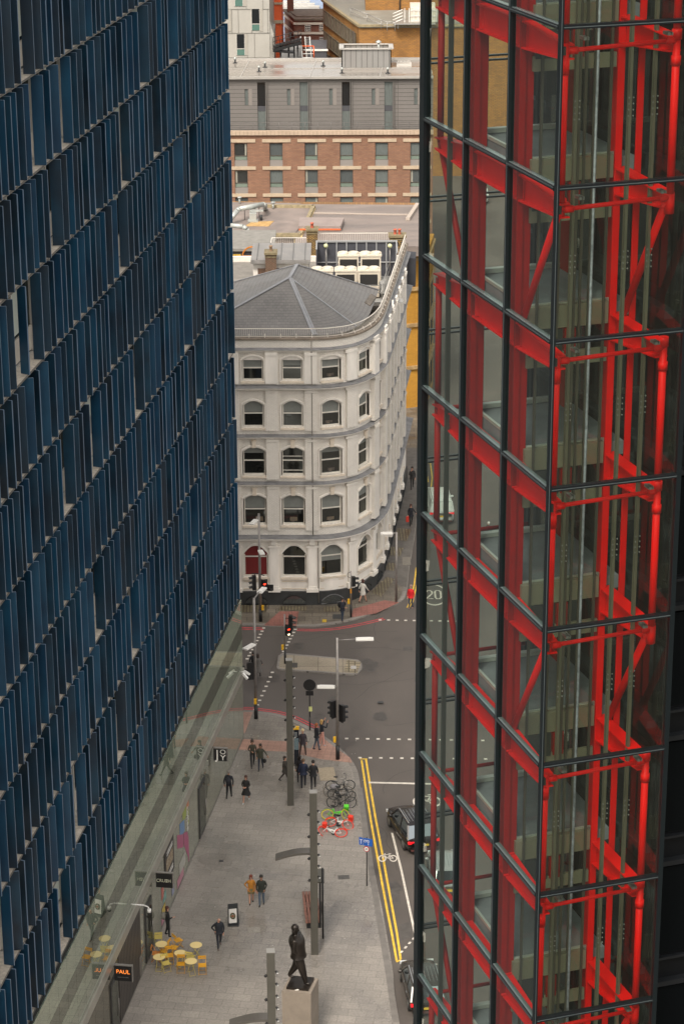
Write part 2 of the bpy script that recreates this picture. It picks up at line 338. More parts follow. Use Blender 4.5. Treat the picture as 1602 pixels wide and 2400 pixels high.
# patched tarmac and covers
pt=MB()
for q in ([(894,2085),(935,2080),(938,2118),(897,2120)],[(882,1948),(905,1942),(909,1962),(886,1968)],[(935,2168),(958,2160),(965,2195),(941,2205)],[(945,1515),(965,1515),(967,1525),(943,1525)],[(975,1570),(1005,1574),(1003,1600),(970,1598)]): pt.flat([g2(*p) for p in q],.003)
struct('tarmac_patches',pt,M('patched_tarmac',(.085,.077,.07),.8,ns=2,amt=.25))
rs=random.Random(21); st_=MB()
def crack(px,py,L,a):
    p=g2(px,py); pts=[p]
    for i in range(int(L/.5)): a+=rs.uniform(-.35,.35); p=(p[0]+.5*math.cos(a),p[1]+.5*math.sin(a)); pts.append(p)
    st_.strip(pts,.025,.0035)
for px,py,L,a in ((600,1490,9,.1),(700,1500,7,-.2),(820,1520,8,.15),(760,1600,10,.05),(830,1640,6,1.2),(900,1700,6,.3),(880,1490,5,1.4),(900,1860,5,1.5),(930,2040,6,1.5),(620,1600,5,1.3)): crack(px,py,L,a)
struct('tarmac_cracks',st_,M('crack_tar',(.03,.027,.025),.6))
st_=MB()
for px,py,rx in ((640,1590,.5),(860,1560,.7),(890,1680,.45),(700,1515,.4),(915,1935,.35),(925,2080,.4),(780,1640,.3)):
    c=G(px,py); st_.flat([(c.x+rx*rs.uniform(.7,1.2)*math.cos(2*PI*i/14),c.y+1.6*rx*rs.uniform(.7,1.2)*math.sin(2*PI*i/14)) for i in range(14)],.0025)
struct('oil_stains',st_,M('oil_stain',(.07,.062,.056),.55,ns=2,amt=.3))
rs=random.Random(4); st_=MB()
for i in range(150):
    y=rs.uniform(98,135); x=rs.uniform(-9.5,1.2)+(-.0 if y>120 else 0); x=max(x,-6.06-.1476*(134.7-y)+.4)
    r=rs.uniform(.02,.045); st_.flat([(x+r*math.cos(2*PI*k/6),y+r*math.sin(2*PI*k/6)) for k in range(6)],.1042)
struct('gum_spots',st_,M('gum_spot',(.42,.39,.35),.7))
def cover(px,py,wx,wy,col,nm,label,rz=0):
    p=G(px,py,.1); m=MB(); m.box((p.x,p.y,.106),(wx,wy,.016),rz); m.box((p.x,p.y,.113),(wx*.88,wy*.88,.008),rz)
    return single(nm,m,M('cover_'+nm+str(round(col[0],2)),col,.6,ns=12,amt=.35,bump=.5),label,'cover',(p.x,p.y,.1))
cover(518.5,2018,.25,.2,(.04,.04,.04),'drain_cover','small dark drain cover alone in the left of the plaza',.15)
cover(805,2056,.62,.42,(.09,.085,.08),'inspection_cover','grey ribbed steel inspection cover near the bench and blue sign',.07)
cover(595,2180,.66,.55,(.26,.24,.21),'recessed_cover','square stone-filled recessed cover right of the menu board',.1)
cover(766,1814,.95,1.7,(.34,.28,.2),'pale_cover','pair of pale buff recessed slabs above the parked bicycles',.1)
cover(891,1646,.35,.3,(.05,.05,.05),'road_manhole','dark round-cornered manhole in the middle of the road')
def covr(px,py,w_,h_,nm,label,col=(.2,.18,.15)):
    p=G(px,py,.11); m=MB(); m.box((p.x,p.y,.112),(w_,h_,.014)); single(nm,m,M('cover_m'+nm,col,.7,ns=8,amt=.3),label,'cover',(p.x,p.y,.11))
covr(952,1315,.6,1.6,'pavement_cover','pale rectangular pavement cover on the asphalt footway beside the white building')
covr(760,1455,.3,.5,'yellow_cover','small yellow hydrant cover in the far stone pavement',(.5,.33,.03))
covr(792,1445,.75,.8,'dark_cover','dark square cover beside the man on the phone',(.05,.05,.05))
covr(688,1559,.5,.75,'island_cover','dark metal cover on the traffic island next to the signal pole',(.06,.055,.05))
covr(828,1564,.35,.5,'island_plate','pale grey metal plate at the right end of the traffic island',(.42,.4,.38))
# ================================================================ OFFICE TOWER WITH BLUE FINS
A0=Vector((-6.06,134.71,0)); DB=Vector((-.1460,-.9893,0)).normalized(); NB=Vector((.9893,-.1460,0)).normalized()
def F(s,n,z): return A0+DB*s+NB*n+Vector((0,0,z))
def fob(mb,s0,s1,n0,n1,z0,z1): return mb.ob(F(s0,n0,z0),DB*(s1-s0),NB*(n1-n0),Vector((0,0,z1-z0)))
BF=thing('office_building','tall office block covered in rows of blue vertical fins over a glass shopfront base','building',tuple(F(26,-12,0)))
ZK=[9.25+3.83*k for k in range(14)]
SL=60
b=MB(); fob(b,0.2,SL,-26,-1.001,0,ZK[-1]+.4); part('wall',b,M('office_core',(.05,.055,.06),.6),BF)
# storey glazing behind the fins, with pale spandrels and blinds
g1=MB(); g2_=MB(); g3=MB(); g4=MB()
for k in range(13):
    z0=ZK[k]; s=0.3; g1=MB()
    while s<SL-1.6:
        fob(g2_,s,s+1.44,-1.0,-.9,z0+.12,z0+1.1)
        r=random.random()
        if r<.5: fob(g3,s+.08,s+1.4,-.915,-.9,z0+3.4-random.choice([.5,.9,1.4,2.1]),z0+3.42)
        fob(g4,s-.05,s+.04,-1.0,-.84,z0,z0+3.8)
        s+=1.5
    fob(g4,0.2,SL,-1.0,-.86,z0+3.46,z0+3.8)
    fob(g1,.3,SL,-1.0,-.975,z0+1.1,z0+3.5)
    part('glazing',g1,RG('office_glass',(.012,.018,.02),.12,.05),BF)
part('spandrel',g2_,M('pale_spandrel',(.56,.51,.44),.6,ns=2,amt=.15),BF,kind='stuff')
part('blind',g3,M('office_blind',(.5,.54,.48),.7),BF,kind='stuff')
part('window_frame',g4,M('silver_frame',(.72,.68,.62),.5,.1),BF)
SHELF=M('grating_shelf',(.62,.56,.48),.6,ns=5,amt=.3)
for k in range(14):
    sm=MB(); z=ZK[k]; fob(sm,0,SL,-.86,-.2,z-.07,z-.03); 
    sm.mi=1; fob(sm,0,SL,-.2,-.18,z-.09,z-.01); sm.mi=0
    s=.5
    while s<SL: fob(sm,s,s+.05,-.86,-.28,z-.12,z-.07); s+=1.5
    part('maintenance_shelf',sm,[SHELF,M('shelf_edge',(.2,.19,.175),.5,.5)],BF)
# fins: aluminium blades, one mesh each for the hundred that show largest
def finmat(name,c1,c2):
    m=M(name,c1,.38,.0,spec=.45); t=m.node_tree; b_=t.nodes['Principled BSDF']
    tc=nd(t,'ShaderNodeTexCoord'); n=nd(t,'ShaderNodeTexNoise'); n.inputs['Scale'].default_value=.45; n.inputs['Detail'].default_value=3
    t.links.new(tc.outputs['Object'],n.inputs['Vector']); r=nd(t,'ShaderNodeValToRGB'); r.color_ramp.elements[0].position=.35; r.color_ramp.elements[1].position=.65
    r.color_ramp.elements[0].color=(*c1,1); r.color_ramp.elements[1].color=(*c2,1); t.links.new(n.outputs[0],r.inputs[0]); t.links.new(r.outputs[0],b_.inputs['Base Color'])
    b_.inputs['Coat Weight'].default_value=.08; b_.inputs['Coat Roughness'].default_value=.25
    return m
FM=[finmat('fin_blue',(.006,.036,.08),(.010,.066,.13)),finmat('fin_navy',(.005,.018,.036),(.007,.045,.085)),finmat('fin_slate',(.016,.027,.042),(.012,.038,.068))]
FE=M('fin_edge',(.15,.22,.32),.35,.3)
fins=[]
rf=random.Random(11)
for k in range(13):
    s=.12+rf.random()*.3
    while s<SL-3:
        ang=rf.choice([rf.uniform(-8,8),rf.uniform(-8,8),rf.uniform(10,24),rf.uniform(-26,-8)])
        fins.append((s,k,ang,rf.choices([0,1,2],[.42,.38,.2])[0],rf.uniform(.42,.5)))
        s+=rf.choice([.75,.8,.95,1.0,1.15,1.2,1.2,2.1 if rf.random()<.6 else 1.0,.8])
def finmesh(mb,s,k,ang,w_,mi=0):
    z0=ZK[k]+.02; z1=ZK[k+1]-.2; c=F(s,-.28,0); a=rad(ang)
    ad=(NB*math.cos(a)+DB*math.sin(a)); th=ad.cross(Vector((0,0,1)))
    o=c-ad*w_/2-th*.03; o.z=z0
    mb.mi=mi; mb.ob(o,ad*w_,th*.06,Vector((0,0,z1-z0)))
    mb.mi=3; mb.ob(c+ad*(w_/2)-th*.032+Vector((0,0,z0)),ad*.012,th*.064,Vector((0,0,z1-z0)))
    mb.ob(o+Vector((0,0,z1-z0)),ad*w_,th*.062,Vector((0,0,.012)))
def vis(f):
    p=F(f[0],0,ZK[f[1]]+1.8)-CC; w_=p.dot(CF); x=801+FP*p.dot(CR)/w_; y=1200-FP*p.dot(CU)/w_
    return (-10<x<600 and -60<y<2460), p.length
near=sorted([f for f in fins if vis(f)[0]],key=lambda f:vis(f)[1])[:100]
ns_=set(id(f) for f in near)
for f in near:
    m=MB(); finmesh(m,f[0],f[1],f[2],f[4],f[3]); part('fin',m,FM+[FE],BF)
m=MB()
for f in fins:
    if id(f) not in ns_: finmesh(m,f[0],f[1],f[2],f[4],f[3])
part('fin',m,FM+[FE],BF,kind='stuff')
# glass base
BG=RG('green_base_glass',(.25,.29,.22),.52,.012,(.85,.88,.80)); BGD=RG('dark_base_glass',(.08,.09,.07),.52,.012,(.7,.72,.66)); FASC=M('brushed_fascia',(.40,.38,.33),.35,.5,ns=1.2,amt=.15)
def panes(nm,s0,s1,z0,z1,mat,step=1.5,n0=-.06,n1=0):
    m=MB(); s=s0
    while s<s1-.01: fob(m,s+.012,min(s+step,s1)-.012,n0,n1,z0,z1); s+=step
    return part(nm,m,mat,BF)
b=MB(); fob(b,.05,SL,-1.0,-.07,0,9.1); part('base_backing',b,M('joint_backing',(.03,.033,.03),.6),BF)  # near-black backing that shows through the joints between the panes
panes('upper_glass',0,SL,7.65,9.12,BG); panes('band_glass',0,SL,6.55,7.63,BGD); panes('middle_glass',0,SL,5.62,6.53,BG); panes('lower_glass',0,SL,4.72,5.6,RG('grey_base_glass',(.22,.24,.195),.5,.015,(.85,.88,.80)))
b=MB(); fob(b,0,SL,-.3,.1,4.12,4.68); part('fascia_beam',b,FASC,BF)
b=MB(); fob(b,0,SL,-.3,.06,4.06,4.118); part('fascia_lip',b,M('fascia_lip',(.16,.15,.13),.4,.5),BF)
SG=RG('shop_glass',(.24,.235,.19),.48,.012,(.85,.87,.8))
panes('shop_glass',0,28.2,.12,4.05,SG,1.5,-.2,-.02); panes('shop_glass',33.0,SL,.12,4.05,RG('shop_glass_dark',(.11,.1,.08),.36,.012,(.8,.8,.74)),1.5,-.2,-.02)
b=MB(); fob(b,0,SL,-.25,.02,.0,.16); part('plinth',b,M('steel_plinth',(.2,.185,.165),.4,.4),BF)
b=MB(); fob(b,28.3,32.9,-.3,-.0,.17,4.05); part('cladding',b,M('brown_cladding',(.062,.052,.045),.5,ns=6,amt=.2,stretch=(1,1,.05)),BF)
b=MB()
for i in range(16): fob(b,28.3+i*.3,28.32+i*.3,0,.006,.17,4.05)
part('cladding_joint',b,BLACK,BF)
b=MB(); fob(b,28.4,28.75,.0,.03,.2,1.3); part('access_hatch',b,M('hatch_metal',(.2,.18,.16),.5,.3),BF)
def door(s,w_,open_=False):
    b=MB(); fob(b,s,s+w_,-.1,.04,.16,3.3); d=part('door',b,M('door_frame',(.03,.03,.03),.4),BF)
    b=MB(); fob(b,s+.12,s+w_-.12,.035,.05,.3,3.1); part('pane',b,RG('door_pane',(.05,.048,.04),.3,.02),d)
    b=MB(); b.tube(F(s+.2,.1,.9),F(s+.2,.1,1.9),.02); part('handle',b,POLE,d)
door(12.0,1.7); door(25.8,1.5); door(33.3,1.4)
# window vinyls of the shop beside the smoothie bar
def vin(nm,quads,s_off=0):
    cols={'m':(.55,.06,.2),'b':(.12,.3,.6),'g':(.42,.5,.05),'y':(.8,.55,.03),'o':(.75,.2,.05),'p':(.7,.25,.35),'t':(.2,.5,.42),'w':(.6,.58,.5),'r':(.75,.12,.08),'l':(.4,.42,.6)}
    for i,(c,pts) in enumerate(quads): m=MB(); m.quad(*[F(s,-.012+.0006*i,z) for s,z in pts]); part(nm,m,M('vinyl_'+c,tuple(.55*x+.06 for x in cols[c]),.5),BF)
vin('window_graphic',[('g',[(16.8,4),(17.8,4),(17.8,3.1),(16.8,3.3)]),('b',[(17.4,3.3),(18.6,3.6),(18.6,2.7),(17.4,2.6)]),('m',[(17.8,2.6),(19.3,3.3),(19.3,2.5),(17.8,1.8)]),('m',[(16.7,2.2),(17.7,2.6),(17.7,1.9),(16.7,.6)]),('m',[(16.5,1.9),(16.7,1.9),(16.7,.3),(16.5,.3)]),('o',[(16.2,4),(16.8,4),(16.8,3.5),(16.2,3.5)]),('g',[(16.3,3.4),(16.5,3.4),(16.5,2.5),(16.3,2.5)]),('w',[(17.4,1.4),(19,1.4),(19,.7),(17.4,.7)]),('p',[(18,.7),(19.6,.7),(19.6,.2),(18,.2)]),('t',[(22.3,1.7),(23,1.7),(23,1.2),(22.3,1.2)]),('r',[(22.9,2.3),(23.4,2.3),(23.4,1.6),(22.9,1.6)]),('y',[(22.6,1.1),(23.4,1.1),(23.4,.6),(22.6,.6)]),('p',[(22.8,.6),(23.6,.6),(23.6,.2),(22.8,.2)]),('l',[(20.4,1.0),(21,1.0),(21,.5),(20.4,.5)])])
text('window_lettering','coffee',.62,F(16.62,0,2.95),(0,0,-1),DB*-1,M('vinyl_white',(.7,.68,.64),.5),BF)
b=MB(); fob(b,20.3,22.5,.0,.02,1.9,3.95); ps=part('window_poster',b,M('poster_black',(.03,.025,.022),.5),BF)
b=MB(); fob(b,20.6,22.2,.02,.03,2.6,3.3); part('poster_picture',b,M('poster_food',(.45,.2,.06),.6,ns=9,amt=.8,col2=(.5,.42,.3)),ps)
b=MB()
for z in (3.45,3.6,2.15,2.3): fob(b,20.6,22.0,.02,.03,z,z+.07)
part('poster_lines',b,M('vinyl_white',(.7,.68,.64),.5),ps)
# projecting shop signs, each hung on the fascia
def psign(nm,s,z,wd,ht,label,body,words,textmat):
    c=F(s,.12,z); t=thing(nm,label,'sign',tuple(c))
    b=MB(); b.ob(F(s-.05,.1,z),DB*.1,NB*wd,Vector((0,0,ht))); part('panel',b,body,t)
    b=MB(); b.ob(F(s-.07,.08,z+ht),DB*.14,NB*(wd+.06),Vector((0,0,.05))); b.ob(F(s-.07,.1+wd,z-.02),DB*.14,NB*.04,Vector((0,0,ht+.02))); part('frame',b,POLE,t)
    for (wd_,u,v,size,fs,mir,mt) in words: text('lettering',wd_,size,F(s+.056,.1+wd*u,z+ht*v),NB,(0,0,1),mt or textmat,t,font_scale=fs,mirror=mir)
    return t
WT=M('sign_white',(.8,.78,.74),.5)
psign('shop_sign',9.75,3.15,.78,.78,'square black JOY sign with white letters on the shopfront, farthest of the three','black_paint' and BLACK,[('J',.28,.48,.82,.9,False,None),('O',.7,.73,.4,1.1,False,None),('Y',.7,.26,.5,1.15,False,None)],WT)
psign('shop_sign',24.95,3.3,.86,.82,'black CRUSSH sign with thin pale letters over the cafe chairs',BLACK,[('CRUS',.36,.48,.26,.9,False,None),('S',.66,.48,.26,.9,True,None),('H',.82,.48,.26,.9,False,None)],M('sign_cream',(.62,.62,.48),.5))
psign('shop_sign',34.15,3.3,.86,.82,'black PAUL sign with glowing orange letters at the bottom left of the shopfront',BLACK,[('PAUL',.5,.6,.3,.95,False,None),('maison de qualite',.5,.25,.075,1,False,M('sign_grey',(.2,.2,.2),.5))],M('sign_orange_glow',(1,.28,.05),.5,emit=.5))
def cctv(s,z,label,dome=True):
    t=thing('security_camera',label,'camera',tuple(F(s,0,z)))
    WH=M('camera_white',(.75,.74,.72),.4)
    if dome:
        b=MB(); b.path([F(s,.1,z),F(s,.75,z),F(s,.95,z-.08),F(s,1.0,z-.22)],.035); part('arm',b,WH,t)
        b=MB(); b.tube(F(s,1.0,z-.2),F(s,1.0,z-.36),.1,12); b.mi=1; b.sph(F(s,1.0,z-.4),.1); part('dome',b,[WH,BLACK],t)
    else:
        b=MB(); b.path([F(s,.1,z),F(s,.35,z)],.03); part('arm',b,WH,t)
        for q in (-.18,.18):
            b=MB(); b.bar(F(s+q,.3,z),F(s+q*1.9,.62,z-.28),.13,.13); part('camera_body',b,WH,t)
cctv(30.4,5.3,'white curved dome security camera above the brown cladding by the cafe tables'); cctv(1.4,5.0,'pair of small white bullet cameras at the far end of the glass base',False)
# ================================================================ WHITE CORNER BUILDING
WB=thing('corner_building','white stucco five storey corner building with curved end, arched sash windows and slate roof','building',(-3,162,0))
raw=[(-14,156.0),(-9,156.0),(-5,156.0),(-2.0,155.95),(-.6,156.15),(.8,156.95),(1.9,158.6),(2.65,160.9),(3.1,164.0),(3.75,170.0),(4.4,176.0),(5.1,182.5)]
fine=smooth_path(raw,.05)
# arc-length resample
def resample(pts,st):
    out=[Vector(pts[0])]; acc=0
    for a,b in zip(pts,pts[1:]):
        a,b=Vector(a),Vector(b); L=(b-a).length
        while acc+L>=st:
            t=(st-acc)/L; a=a+(b-a)*t; out.append(a.copy()); L=(b-a).length; acc=0
        acc+=L
    return out
ST=.12
PW=resample(fine,ST); NPW=len(PW)
def nrm(i):
    a=PW[max(i-2,0)]; b=PW[min(i+2,NPW-1)]; t=(b-a).normalized(); return Vector((t.y,-t.x))
def wp(s,n=0,z=0):
    i=max(0,min(NPW-2,int(s/ST))); f=s/ST-i; p=PW[i].lerp(PW[i+1],min(f,1)); q=nrm(i)*(1-f)+nrm(min(i+1,NPW-1))*f; q.normalize()
    return Vector((p.x+q.x*n,p.y+q.y*n,z))
def s_of_x(x): return min(range(NPW),key=lambda i:abs(PW[i].x-x)+(0 if PW[i].y<156.3 else 99))*ST
WS=[s_of_x(-8.56),s_of_x(-5.95),s_of_x(-3.34),s_of_x(-.72)]
WS0=WS[:]
sc=WS[3]+3.0; 
while sc<NPW*ST-1.6: WS.append(sc); sc+=2.62
FL=[dict(z0=2.15,zs=3.75,r=.7,w=1.62,sill=1.12,top=5.05),dict(z0=6.0,zs=7.87,r=.3,w=1.5),dict(z0=9.6,zs=11.32,r=.3,w=1.5),dict(z0=13.05,zs=14.6,r=.32,w=1.36),dict(z0=16.35,zs=17.75,r=.28,w=1.36)]
STU=BM('white_painted_brick',(.80,.757,.695),(.765,.72,.655),(.6,.56,.5),.24,.085,(1,.0),ms=.012,rough=.7,bump=.5,stain=(.35,.5),amt=.14)
STUC=M('white_stucco',(.80,.757,.695),.65,ns=.9,amt=.16,stretch=(1,1,.3),bump=.08,bs=30)
CRM=M('cream_window_stone',(.7,.61,.5),.65,ns=2,amt=.12)
LEAD=M('lead_flashing',(.21,.21,.215),.55,.2,ns=1.5,amt=.3)
PLI=M('charcoal_plinth_paint',(.035,.037,.038),.5,ns=1.2,amt=.25)
def arch(fl,ds):
    h=fl['w']/2
    if abs(ds)>=h: return None
    return fl['zs']+fl['r']*(math.sqrt(max(0,1-(ds/h)**2*.92)) if fl['r']>.5 else (1-(ds/h)**2)) 
def wall_cols(mb,floors,n,z0,z1,extra=0,sel=None):
    for i in range(NPW-1):
        segs=[]; sm_=(i+.5)*ST
        c=min(WS,key=lambda s:abs(s-sm_))
        ops=[]
        for fl in floors:
            f2=dict(fl); f2['w']+=2*extra
            a=arch(f2,i*ST-c) if abs(i*ST-c)<f2['w']/2 else (f2['zs'] if abs((i+1)*ST-c)<f2['w']/2 else None)
            b=arch(f2,(i+1)*ST-c) if abs((i+1)*ST-c)<f2['w']/2 else (f2['zs'] if a is not None else None)
            if a is None: continue
            ops.append((f2['z0']-extra*.6,a+extra,b+extra))
        za=zb=z0
        p,q=wp(i*ST,n),wp((i+1)*ST,n)
        for (zo,ta,tb) in ops:
            mb.quad((p.x,p.y,za),(q.x,q.y,zb),(q.x,q.y,zo),(p.x,p.y,zo)); 
            # soffit of the arch and sill
            p2,q2=wp(i*ST,n-.3),wp((i+1)*ST,n-.3)
            mb.quad((p.x,p.y,ta),(q.x,q.y,tb),(q2.x,q2.y,tb),(p2.x,p2.y,ta)); mb.quad((p.x,p.y,zo),(q.x,q.y,zo),(q2.x,q2.y,zo),(p2.x,p2.y,zo))
            za,zb=ta,tb
        mb.quad((p.x,p.y,za),(q.x,q.y,zb),(q.x,q.y,z1),(p.x,p.y,z1))
        # jambs
        nxt=[o for o in ops]
        wall_cols.prev=getattr(wall_cols,'prev',[])
        if len(nxt)!=len(wall_cols.prev) :
            for o in (nxt or wall_cols.prev):
                pp=wp(i*ST,n); p2=wp(i*ST,n-.3); mb.quad((pp.x,pp.y,o[0]),(p2.x,p2.y,o[0]),(p2.x,p2.y,o[1]),(pp.x,pp.y,o[1]))
        wall_cols.prev=nxt
    wall_cols.prev=[]
m=MB(); wall_cols(m,FL[1:],0,5.0,19.25); part('wall',m,STU,WB)
m=MB(); wall_cols(m,FL[:1],0,1.05,5.0); part('ground_wall',m,STUC,WB)
def sweep(mb,prof,s0=0,s1=None,step=1):
    s1=s1 or (NPW-1)*ST; i0,i1=int(s0/ST),int(s1/ST)
    ring_=[[wp(i*ST,n,z) for n,z in prof] for i in list(range(i0,i1,step))+[i1]]
    L=len(prof)
    for a,b in zip(ring_,ring_[1:]):
        for k in range(L): mb.quad(a[k],b[k],b[(k+1)%L],a[(k+1)%L])
    mb.quad(*reversed(ring_[0])); mb.quad(*ring_[-1])
def rect(n0,n1,z0,z1): return [(n0,z0),(n1,z0),(n1,z1),(n0,z1)]
# recessed-bay piers between the windows
allS=sorted(WS); 
for lo,hi,nn in ((5.65,8.95,.14),(9.35,12.35,.14),(12.85,15.85,.14),(16.2,18.45,.14)):
    m=MB()
    for a,b in zip(allS,allS[1:]):
        m=MB(); mid=(a+b)/2; nq=nn+(.05 if mid<WS[3]+2 else .24); sweep(m,rect(-.02,nq,lo-.2 if nq>.3 else lo,hi+(.15 if nq>.3 else 0)),mid-.42,mid+.42,2); sweep(m,rect(-.02,nq+.05,hi-.28,hi-.1),mid-.47,mid+.47,2)
        part('pier',m,STU if lo<13 else STUC,WB)
m=MB()
for a,b in zip(allS,allS[1:]):
    mid=(a+b)/2
    sweep(m,rect(-.02,.2,1.3,4.55),mid-.3,mid+.3,2); sweep(m,rect(-.02,.3,1.1,1.35),mid-.4,mid+.4,2); sweep(m,rect(-.02,.25,1.35,1.5),mid-.35,mid+.35,2)
    sweep(m,rect(-.02,.28,4.4,4.52),mid-.37,mid+.37,2); sweep(m,rect(-.02,.34,4.62,4.98),mid-.22,mid+.22,2)
part('pilaster',m,STUC,WB)
# cornices with lead tops
for z,n1,h in ((5.15,.56,.3),(9.05,.36,.18),(12.45,.36,.18),(15.95,.46,.22),(18.55,.28,.18)):
    m=MB(); sweep(m,[(-.02,z-h),(n1*.45,z-h),(n1*.6,z-h*.45),(n1,z-h*.3),(n1,z),(-.02,z)]); c=part('cornice',m,STUC,WB)
    m=MB(); sweep(m,[(-.01,z+.003),(n1+.03,z+.003),(n1+.03,z+.03),(-.01,z+.12)],step=2); part('lead_top',m,LEAD,c)
m=MB(); sweep(m,[(-.35,19.2),(.1,19.2),(.1,19.32),(-.35,19.36)]); part('coping',m,M('stone_coping',(.2,.165,.13),.8,ns=2,amt=.4),WB)
m=MB(); sweep(m,rect(-.35,-.02,17.8,19.2),step=2); part('parapet_back',m,STUC,WB)
# charcoal basement plinth with arched lights
m=MB(); sweep(m,rect(-.3,.16,0,1.1),step=2); part('plinth',m,PLI,WB)
for c in WS:
    m=MB(); pts=[]
    for i in range(9):
        u=-.75+1.5*i/8; pts.append((u,.42+.4*(1-(u/.75)**2)))
    for (u0,z0),(u1,z1) in zip(pts,pts[1:]): m.quad(wp(c+u0,.172,.22),wp(c+u1,.172,.22),wp(c+u1,.172,z1),wp(c+u0,.172,z0))
    bl=part('basement_light',m,RG('basement_glass',(.03,.033,.038),.15,.06),WB)
    m=MB()
    for (u0,z0),(u1,z1) in zip(pts,pts[1:]): m.bar(wp(c+u0,.17,z0+.02),wp(c+u1,.17,z1+.02),.06,.05)
    m.bar(wp(c-.78,.18,.2),wp(c+.78,.18,.2),.09,.05); part('frame',m,BLACK if c!=WS[3] else LEAD,bl)
# arch surrounds, keystones and sills
m=MB(); key=MB(); sil=MB()
for fi,fl in enumerate(FL):
    for c in WS:
        h=fl['w']/2; pr=None
        for i in range(15):
            u=-h-.1+(2*h+.2)*i/14; zz=fl['zs']+.02+(fl['r'])*(1-(u/(h+.1))**2)+.1
            p=wp(c+u,.05,zz)
            if pr is not None: m.bar(pr,p,.14,.1)
            pr=p
        for sg in (-1,1): m.bar(wp(c+sg*(h+.1),.03,fl['z0']-.05),wp(c+sg*(h+.1),.03,fl['zs']+.1),.12,.1)
        if fi in (1,2): key.ob(wp(c-.13,.05,fl['zs']+fl['r']+.02),wp(c+.13,.05)-wp(c-.13,.05),(wp(c,.2)-wp(c,.05)),Vector((0,0,.48))); key.ob(wp(c-.17,.05,fl['zs']+fl['r']+.5),wp(c+.17,.05)-wp(c-.17,.05),(wp(c,.24)-wp(c,.05)),Vector((0,0,.07)))
        sil.ob(wp(c-h-.12,-.24,fl['z0']-.16),wp(c+h+.12,0)-wp(c-h-.12,0),wp(c,.16)-wp(c,-.24),Vector((0,0,.13)))
        if fi==0:
            sil.ob(wp(c-h-.05,-.02,1.25),wp(c+h+.05,0)-wp(c-h-.05,0),wp(c,.06)-wp(c,-.02),Vector((0,0,.06))); sil.ob(wp(c-h-.05,-.02,1.8),wp(c+h+.05,0)-wp(c-h-.05,0),wp(c,.06)-wp(c,-.02),Vector((0,0,.06)))
part('window_surround',m,STUC,WB); part('keystone',key,CRM,WB,kind='stuff'); part('sill',sil,CRM,WB,kind='stuff')
# sash windows, one object each
WG=RG('sash_glass',(.012,.012,.011),.13,.04); BLD=M('roller_blind',(.2,.21,.195),.7,ns=3,amt=.1); RB=M('red_interior',(.16,.012,.012),.6); DK=M('desk_interior',(.14,.11,.075),.6); YC=M('yellow_chair',(.5,.33,.03),.6)
SASH=M('sash_white',(.72,.68,.61),.5)
rw=random.Random(5)
for fi,fl in enumerate(FL):
    for ci,c in enumerate(WS):
        if len([1])and c>NPW*ST-3: pass
        h=fl['w']/2; a=wp(c-h,-.2); bq=wp(c+h,-.2); ux=(bq-a).normalized(); nv=Vector((ux.y,-ux.x,0)); L=(bq-a).length; mid=(a+bq)/2
        def W(u,n,z): return Vector((mid.x,mid.y,0))+ux*u+nv*n+Vector((0,0,z))
        hh=L/2; N=12; us=[-hh+2*hh*i/N for i in range(N+1)]; top=lambda u:fl['zs']+fl['r']*((math.sqrt(max(0,1-(u/hh)**2*.92)) if fl['r']>.5 else (1-(u/hh)**2)))
        m=MB(); 
        for u0,u1 in zip(us,us[1:]): m.bar(W(u0,0,top(u0)-.03),W(u1,0,top(u1)-.03),.08,.07)
        for u in (-hh+.035,hh-.035): m.bar(W(u,0,fl['z0']),W(u,0,fl['zs']+.02),.08,.07,(ux.x,ux.y,0))
        zm=fl['z0']+(fl['zs']+fl['r']-fl['z0'])*(.5 if fi else .62)
        m.ob(W(-hh,-.03,fl['z0']),ux*2*hh,nv*.09,Vector((0,0,.1))); m.ob(W(-hh,-.02,zm),ux*2*hh,nv*.08,Vector((0,0,.07)))
        if fi==2 and ci==2: m.ob(W(-hh,-.02,zm+.3),ux*2*hh,nv*.05,Vector((0,0,.04))); m.ob(W(-hh,-.02,fl['z0']+.3),ux*2*hh,nv*.05,Vector((0,0,.04)))
        wd=part('window',m,SASH,WB)
        m=MB()
        for u0,u1 in zip(us,us[1:]): m.quad(W(u0,-.03,fl['z0']),W(u1,-.03,fl['z0']),W(u1,-.03,top(u1)-.03),W(u0,-.03,top(u0)-.03))
        part('pane',m,RB if (fi==0 and ci==1) else WG,wd)
        if not(fi==0 and ci==2) and not (fi==2 and ci==2):
            bz=zm+(.05 if rw.random()<.6 else rw.uniform(.1,.4)) if fi else zm+(-.35 if ci==3 else .3)
            if fi==2: bz=zm+.55
            m=MB()
            for u0,u1 in zip(us,us[1:]):
                if top(u0)-.05>bz and top(u1)-.05>bz: m.quad(W(u0,-.022,bz),W(u1,-.022,bz),W(u1,-.022,top(u1)-.05),W(u0,-.022,top(u0)-.05))
            if m.f and not(fi==0 and ci==1): part('blind',m,BLD,wd)
        if ci in (1,2,3) and rw.random()<.6:
            m=MB(); z_=fl['z0']+.12; x_=rw.uniform(-.35,.05)
            m.ob(W(x_,-.026,z_+.1),ux*.5,nv*.004,Vector((.0,0,rw.uniform(.15,.4)))); m.mi=1; m.ob(W(x_+.1,-.02,z_+.05),ux*.2,nv*.004,Vector((0,0,.2)))
            part('interior_furniture',m,[DK if fi in (0,1) else M('dim_interior',(.07,.06,.05),.6),YC if (fi==2 and ci==1) else M('dim_interior2',(.12,.1,.08),.6)],wd)
